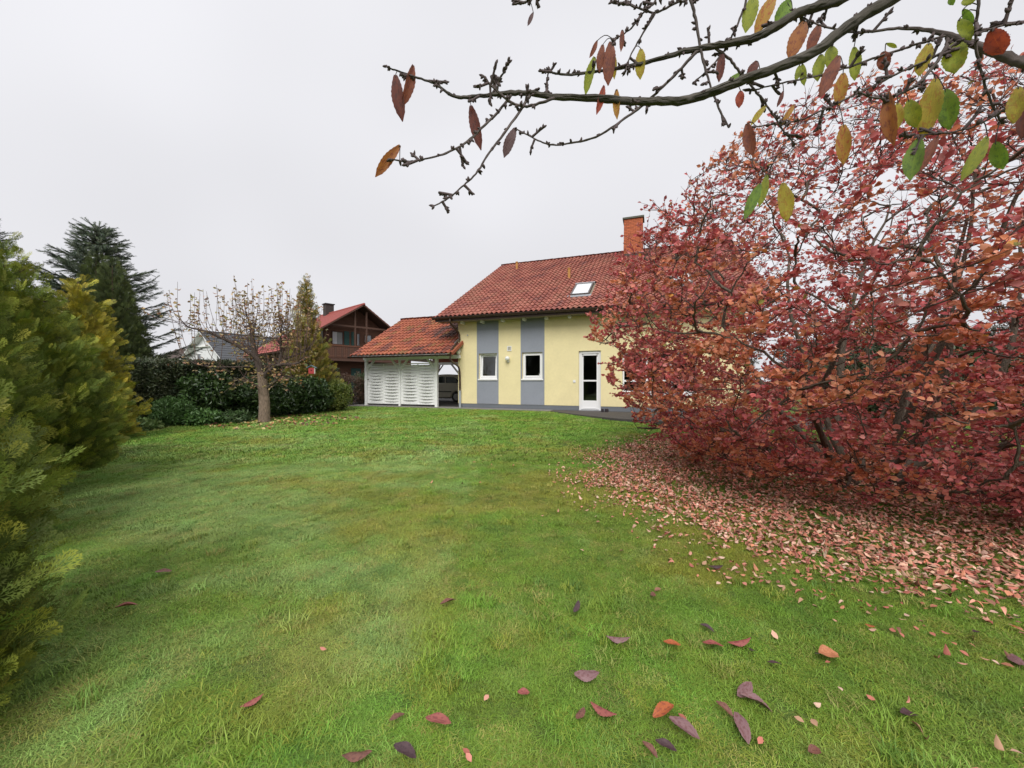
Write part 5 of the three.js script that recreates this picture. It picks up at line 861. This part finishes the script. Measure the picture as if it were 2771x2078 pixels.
// ---------------------------------------------------------------- cherry tree whose branches reach into the picture
{
  const TX = 2.25, TZ = -0.75, gy = ground(TX, TZ), o = thing('cherry_tree', 'cherry tree reaching in from the right with knobbly branches and few yellowing leaves', 'tree', [0, 0, 0]), r = mulberry(501);
  const bm = barkM([0.10, 0.088, 0.07], 0.012), twM = barkM([0.145, 0.115, 0.105], 0.003);
  part('trunk', tube(curve([V(TX, gy - 0.1, TZ), V(TX + 0.03, 0.8, TZ), V(TX - 0.02, 1.8, TZ - 0.03), V(TX - 0.05, 2.9, TZ - 0.05), V(TX, 4.2, TZ)], 16), [...Array(17)].map((_, i) => lerp(0.13, 0.045, i / 16) + 0.05 * Math.exp(-i)), 12), bm, o);
  const limb = (pts, r0, r1) => { const c = curve(pts.map((p) => V(...p)), 16); part('limb', tube(c, c.map((_, i) => lerp(r0, r1, i / 16)), 9), bm, o); return c; };
  const over = limb([[TX, 2.9, TZ - 0.05], [1.7, 3.25, -0.95], [1.0, 3.3, -1.05], [0.4, 3.15, -1.1], [-0.1, 2.95, -1.12]], 0.035, 0.008);
  const lines = [];
  CHERRY_BRANCHES.forEach((b, i) => {
    let pts = b.map(([x, y, z]) => V(x, y, z)), rad = b.map((q) => q[3] * 0.88);
    const top = Math.abs((pts[0].y - 1.5) / -pts[0].z - 0.981) < 0.02, right = pts[0].x / -pts[0].z > 1.3;
    if (i === 0) { pts = [V(TX - 0.03, 2.1, TZ), V(1.75, 2.6, -0.9), V(1.32, 2.68, -0.97), ...pts]; rad = [0.03, 0.022, 0.018, ...rad]; }
    else if (i === 1) { pts = [V(TX - 0.04, 2.5, TZ), V(1.6, 2.75, -0.95), V(1.2, 2.72, -1.02), ...pts]; rad = [0.026, 0.02, 0.0165, ...rad]; }
    else if (right) { pts = [V(TX - 0.03, pts[0].y - 0.25, TZ), V(1.7, pts[0].y + 0.03, -0.84), ...pts]; rad = [rad[0] * 1.4, rad[0] * 1.15, ...rad]; }
    else if (top) { let best = over[0]; for (const q of over) if (q.distanceTo(pts[0]) < best.distanceTo(pts[0])) best = q; pts = [best, best.clone().lerp(pts[0], 0.5).add(V(0.03, 0.02, 0)), ...pts]; rad = [rad[0] * 1.25, rad[0] * 1.1, ...rad]; }
    const n = pts.length * 5, c = new THREE.CatmullRomCurve3(pts, false, 'centripetal'), q = [], rr = [];
    for (let k = 0; k <= n; k++) { const u = k / n, s = u * (pts.length - 1), j = Math.min(pts.length - 2, Math.floor(s)); q.push(c.getPoint(u).add(rough(r, 0.0022))); rr.push(lerp(rad[j], rad[j + 1], s - j) * (1 + 0.1 * n2(k * 0.45, i * 9) + (r() < 0.08 ? 0.16 : 0))); }
    lines.push({ q, rr }); part(rad[Math.floor(rad.length / 2)] > 0.007 ? 'branch' : 'twig', tube(q, rr, rr[0] > 0.008 ? 12 : 8), rr[rr.length >> 1] > 0.007 ? bm : twM, o);
  });
  // spurs with buds
  const bud = new THREE.LatheGeometry([[0, 0], [0.0022, 0.001], [0.003, 0.004], [0.0022, 0.008], [0, 0.0115]].map(([x, y]) => new THREE.Vector2(x, y)), 6), spurs = [];
  for (const { q, rr } of lines) for (let k = 4; k < q.length; k++) {
    const p = q[k]; if (Math.abs(p.x / p.z) > 1.5 || (p.y - 1.5) / -p.z > 1.15) continue;
    const end = k === q.length - 1; if (!end && r() > (rr[k] < 0.006 ? 0.5 : 0.22)) continue;
    const t = q[Math.min(k + 1, q.length - 1)].clone().sub(q[k - 1]).normalize(), a = r() * 6.28, out = V(Math.cos(a), Math.sin(a), Math.sin(a * 2) * 0.7).sub(t.clone().multiplyScalar(0)).normalize().add(t.clone().multiplyScalar(0.35)).normalize(), len = end ? 0.006 : (r() < 0.35 ? 0.018 + r() * 0.03 : 0.006), tip = p.clone().add(out.clone().multiplyScalar(len < 0.012 ? (end ? 0.001 : rr[k] * 0.85) : rr[k] + len)), list = [];
    if (len > 0.012) list.push(clean(tube([p, p.clone().lerp(tip, 0.6).add(rough(r, 0.003)), tip], [0.0038, 0.0032, 0.0036], 6)));
    const m = len > 0.012 ? 5 + Math.floor(r() * 5) : 2 + Math.floor(r() * 3);
    for (let j = 0; j < m; j++) { const back = len > 0.012 ? r() * 0.6 * len : 0, bp = tip.clone().sub(out.clone().multiplyScalar(back + 0.002)), g = clean(bud).scale(1 + r() * 0.35, 0.8 + r() * 0.5, 1 + r() * 0.35); g.applyMatrix4(M4(bp, upQ(out.clone().multiplyScalar(0.9).add(rough(r, 1.5))), 1)); list.push(g); }
    spurs.push(mergeGeometries(list));
  }
  part('bud_spurs', mergeGeometries(spurs), std([0.085, 0.06, 0.058], 0.85), o).userData.kind = 'stuff';
  // leaves, each its own
  const C = [[[0.16, 0.035, 0.022], [0.10, 0.025, 0.02]], [[0.27, 0.075, 0.035], [0.18, 0.045, 0.03]], [[0.42, 0.15, 0.035], [0.28, 0.08, 0.03]], [[0.5, 0.27, 0.035], [0.45, 0.13, 0.03]], [[0.48, 0.40, 0.035], [0.45, 0.26, 0.03]], [[0.33, 0.38, 0.03], [0.24, 0.30, 0.03]], [[0.19, 0.32, 0.03], [0.12, 0.22, 0.03]], [[0.17, 0.10, 0.105], [0.12, 0.06, 0.06]], [[0.42, 0.07, 0.03], [0.28, 0.045, 0.03]]];
  const skin = C.map(([a, b], i) => { const A = lin(...a), Bc = lin(...b), t = tex(192, (u, v) => { const side = Math.abs(u - 0.5), rib = side < 0.018 ? 1 : 0, vein = Math.abs(((v * 9 - side * 7) % 1 + 1) % 1 - 0.5) > 0.455 ? 0.55 : 0, bl = smoothstep(fbm(u * 2.2 + i * 7, v * 3.4 + i) + 0.25 * n2(u * 9, v * 13 + i), 0.0, 0.5), c = A.clone().lerp(Bc, bl); c.lerp(lin(c.r * 1.25 + 0.04, c.g * 1.25 + 0.03, c.b * 1.2), Math.max(rib, vein) * 0.5); if (n2(u * 17 + i * 5, v * 23) > 0.8) c.lerp(lin(0.07, 0.025, 0.015), 0.7); const s = c.convertLinearToSRGB(); return [s.r, s.g, s.b]; }, { color: true }); return phys([1, 1, 1], 0.85, { map: t, transmission: 0.6, thickness: 0, side: THREE.DoubleSide }); });
  function cherryLeaf(L, W, fold, curl, twist, wav) { // serrated, pointed, folded on its rib
    const rows = 18, pos = [], uv = [], idx = [];
    for (let j = 0; j <= rows; j++) { const v = j / rows, w = W / 2 * Math.pow(Math.sin(Math.PI * Math.min(1, v * 0.93 + 0.05 * (1 - v))), 0.8) * (v > 0.86 ? 1 - (v - 0.86) * 5.2 : 1) * (1 + (j % 2 ? 0.05 : -0.03)), a = twist * (v - 0.5), z0 = -curl * L * v * v; for (let s = -2; s <= 2; s++) { const x = s / 2 * Math.max(w, 0.0006), z = Math.abs(s / 2) * w * fold + wav * W * Math.sin(v * 9 + s * 1.3) * Math.abs(s) * 0.025; pos.push(x * Math.cos(a) - z * Math.sin(a), v * L, z0 + x * Math.sin(a) + z * Math.cos(a)); uv.push(s / 4 + 0.5, v); } }
    for (let j = 0; j < rows; j++) for (let k = 0; k < 4; k++) { const a = j * 5 + k; idx.push(a, a + 1, a + 5, a + 1, a + 6, a + 5); }
    return geoFrom(pos, idx, uv);
  }
  for (const [bx, by, bz, tx, ty, tz, w, c] of CHERRY_LEAVES) {
    const b = V(bx, by, bz), t = V(tx, ty, tz), L = b.distanceTo(t), narrow = w / L < 0.3, Wd = Math.max(w * 0.84, L * 0.25), g = cherryLeaf(L, Wd, narrow ? 0.6 : 0.2 + r() * 0.25, 0.08 + r() * 0.16, (r() - 0.5) * 0.6, 0.5 + r()), m = part('leaf', g, skin[c], o);
    const y = t.clone().sub(b).normalize(), toCam = V(0, 1.5, 0).sub(b).normalize(), z = toCam.sub(y.clone().multiplyScalar(toCam.dot(y))).normalize(), x = y.clone().cross(z), turn = (r() - 0.5) * 0.7;
    m.quaternion.setFromRotationMatrix(new THREE.Matrix4().makeBasis(x, y, z)).multiply(new THREE.Quaternion().setFromAxisAngle(V(0, 1, 0), turn)); m.position.copy(b);
    let best = null, bd = 9; for (const { q } of lines) for (const p of q) { const d = p.distanceTo(b); if (d < bd) { bd = d; best = p; } }
    const mid = best.clone().lerp(b, 0.5).add(V(0, 0.3 * Math.min(bd, 0.06), 0)); part('petiole', tube(curve([best, mid, b, b.clone().add(y.clone().multiplyScalar(L * 0.06))], 8), 0.0011, 5), twM, m).applyMatrix4(new THREE.Matrix4().compose(m.position, m.quaternion, V(1, 1, 1)).invert());
  }
  // its fallen leaves, each a thing
  const kinds = [['purple grey', [[0.22, 0.12, 0.125], [0.16, 0.07, 0.07]]], ['reddish', [[0.30, 0.085, 0.07], [0.2, 0.05, 0.045]]], ['orange red', [[0.40, 0.11, 0.035], [0.25, 0.06, 0.03]]], ['dark', [[0.075, 0.04, 0.045], [0.05, 0.025, 0.03]]], ['brown', [[0.2, 0.085, 0.06], [0.13, 0.05, 0.04]]], ['tan', [[0.48, 0.2, 0.1], [0.4, 0.15, 0.07]]]];
  const ord = ['leftmost', 'second', 'third', 'fourth', 'fifth', 'sixth', 'seventh', 'eighth', 'ninth', 'tenth', 'eleventh', 'twelfth'];
  const fm = kinds.map(([, [a, b]], i) => { const A = lin(...a), Bc = lin(...b); return phys([1, 1, 1], 0.5, { side: THREE.DoubleSide, map: tex(128, (u, v) => { const side = Math.abs(u - 0.5), line = side < 0.02 || Math.abs(((v * 8 - side * 7) % 1 + 1) % 1 - 0.5) > 0.45, c = A.clone().lerp(Bc, smoothstep(fbm(u * 2.5 + i * 3, v * 4), -0.1, 0.5)); if (line) c.multiplyScalar(0.78); const s = c.convertLinearToSRGB(); return [s.r, s.g, s.b]; }, { color: true }) }); });
  kinds.forEach(([word], kind) => {
    const mine = GROUND_CHERRY_LEAVES.filter((l) => l[5] === kind).sort((a, b) => a[0] / -a[1] - b[0] / -b[1]);
    mine.forEach(([x, z, yaw, L, ratio], i) => {
      const g = cherryLeaf(L, L * Math.max(0.38, ratio), ratio < 0.4 ? 0.75 : 0.3, (r() - 0.3) * 0.3, (r() - 0.5) * 0.6, 1); g.translate(0, -L / 2, 0);
      const m = shade(new THREE.Mesh(g, fm[kind])); m.name = numbered('fallen_cherry_leaf'); scene.add(m);
      m.quaternion.setFromEuler(new THREE.Euler(-Math.PI / 2 + (r() - 0.5) * 0.25, 0, 0)).multiply(new THREE.Quaternion().setFromAxisAngle(V(0, 1, 0), (r() < 0.4 ? Math.PI : 0) + (r() - 0.5) * 0.5)); m.quaternion.premultiply(new THREE.Quaternion().setFromAxisAngle(V(0, 1, 0), THREE.MathUtils.degToRad(yaw - 90)));
      m.position.set(x, ground(x, z) + 0.042, z);
      if (kind === 5) part('petiole', tube([V(0, -L / 2, 0), V(0.004, -L * 0.8, 0.004)], 0.0016, 5), twM, m);
      tag(m, kind === 5 ? 'round tan fallen leaf with a pale stalk on the front lawn' : `${ord[i]} ${i ? 'from left ' : ''}of the ${word} fallen cherry leaves on the front lawn`, 'leaf', 'large cherry leaves on the lawn');
    });
  });
}
// ---------------------------------------------------------------- the grass
{
  const blades = (n, R, h0, h1, w, seed, lean) => {
    const r = mulberry(seed), pos = [], idx = [], uv = [], nor = [];
    for (let i = 0; i < n; i++) {
      const a = r() * 6.28, d = Math.sqrt(r()) * R, x = Math.cos(a) * d, z = Math.sin(a) * d, yaw = r() * 6.28, h = lerp(h0, h1, r() * r()), l = lean * (0.4 + r() * 1.2) * h, dx = Math.cos(yaw), dz = Math.sin(yaw), px = -dz * w * (0.7 + r() * 0.6), pz = dx * w * (0.7 + r() * 0.6), k = pos.length / 3;
      for (const [t, s] of [[0, 1], [0.5, 0.8]]) for (const e of [-1, 1]) pos.push(x + dx * l * t * t + e * px * s, h * (t - 0.18 * t * t * lean), z + dz * l * t * t + e * pz * s);
      pos.push(x + dx * l, h * (1 - 0.28 * lean), z + dz * l); for (let q = 0; q < 5; q++) { uv.push(0, 0); nor.push(dx * -0.35, 0.9, dz * -0.35); }
      idx.push(k, k + 1, k + 2, k + 1, k + 3, k + 2, k + 2, k + 3, k + 4);
    }
    const g = new THREE.BufferGeometry(); g.setAttribute('position', new THREE.Float32BufferAttribute(pos, 3)); g.setAttribute('normal', new THREE.Float32BufferAttribute(nor, 3)); g.setAttribute('uv', new THREE.Float32BufferAttribute(uv, 2)); g.setIndex(idx); g.computeVertexNormals(); return g;
  };
  const kinds = [blades(150, 0.085, 0.01, 0.033, 0.0013, 601, 1.4), blades(150, 0.085, 0.012, 0.04, 0.0014, 602, 1.2), blades(190, 0.085, 0.008, 0.026, 0.0012, 603, 1.7), blades(60, 0.06, 0.04, 0.085, 0.002, 604, 0.8), blades(110, 0.13, 0.02, 0.05, 0.003, 605, 1.0)];
  const mats = kinds.map(() => []), cols = kinds.map(() => []), r = mulberry(611), hq = houseQ.clone().invert();
  const free = (x, z) => { const p = V(x - HOUSE[0], 0, z - HOUSE[2]).applyQuaternion(hq); if (p.z < 0.47 && p.x > -6) return false; const f = [[4.2, 0.5], [5.0, 1.25], [5.9, 2.05], [7.0, 2.8], [8.4, 3.2], [13, 3.0]]; for (let i = 0; i < 5; i++) if (p.x >= f[i][0] && p.x < f[i + 1][0] && p.z < lerp(f[i][1], f[i + 1][1], (p.x - f[i][0]) / (f[i + 1][0] - f[i][0])) + 0.03) return false; return true; };
  const put = (k, x, z, s) => { if (!free(x, z)) return; if (Math.hypot(x - BUSH.x, z - BUSH.z) < 3.1) s *= 0.6; const c = lawnColor(x + (r() - 0.5) * 0.12, z + (r() - 0.5) * 0.12), q = r(); if (q < 0.1) c.lerp(LAWN.straw, 0.6); else if (q < 0.22) c.lerp(LAWN.moss, 0.5); else if (q < 0.34) c.lerp(LAWN.dark, 0.5); mats[k].push(M4(V(x, ground(x, z) - 0.004, z), upQ(V((r() - 0.5) * 0.2, 1, (r() - 0.5) * 0.2), r() * 6.28), V(s, s * (0.75 + r() * 0.5), s))); cols[k].push(jitter(c, r, 0.22, 0.03)); };
  const seen = (x, z, m = 1.34) => Math.abs(x) < -z * m + 0.35;
  for (let i = 0; i < 34000; i++) { const z = -0.9 - Math.pow(r(), 0.62) * 6.1, x = (r() * 2 - 1) * (-z * 1.33 + 0.3); if (x < -z * -1.25 - 1) continue; const n = n2(x * 1.4 + 8, z * 1.4); put(n > 0.35 ? 1 : n < -0.3 ? 2 : Math.floor(r() * 3), x, z, 0.85 + r() * 0.4); }
  for (let i = 0; i < 900; i++) { const z = -1 - r() * 5, x = (r() * 2 - 1) * -z * 1.3; if (n2(x * 0.9, z * 0.9 + 20) > 0.1) put(3, x, z, 0.7 + r() * 0.5); }
  for (let i = 0; i < 30000; i++) { const z = -6.4 - Math.pow(r(), 0.8) * 11.5, x = -11 + r() * 24; if (seen(x, z)) put(4, x, z, 0.9 + r() * 0.6); }
  const gr = new THREE.Group(); gr.name = 'lawn_grass'; gr.userData.kind = 'stuff'; tag(gr, 'short mossy lawn grass in patches of several greens', 'grass'); scene.add(gr);
  kinds.forEach((g, k) => instanced('grass_blades', g, phys([1, 1, 1], 0.65, { side: THREE.DoubleSide }), mats[k], cols[k], gr));
}

renderer.render(scene, camera);
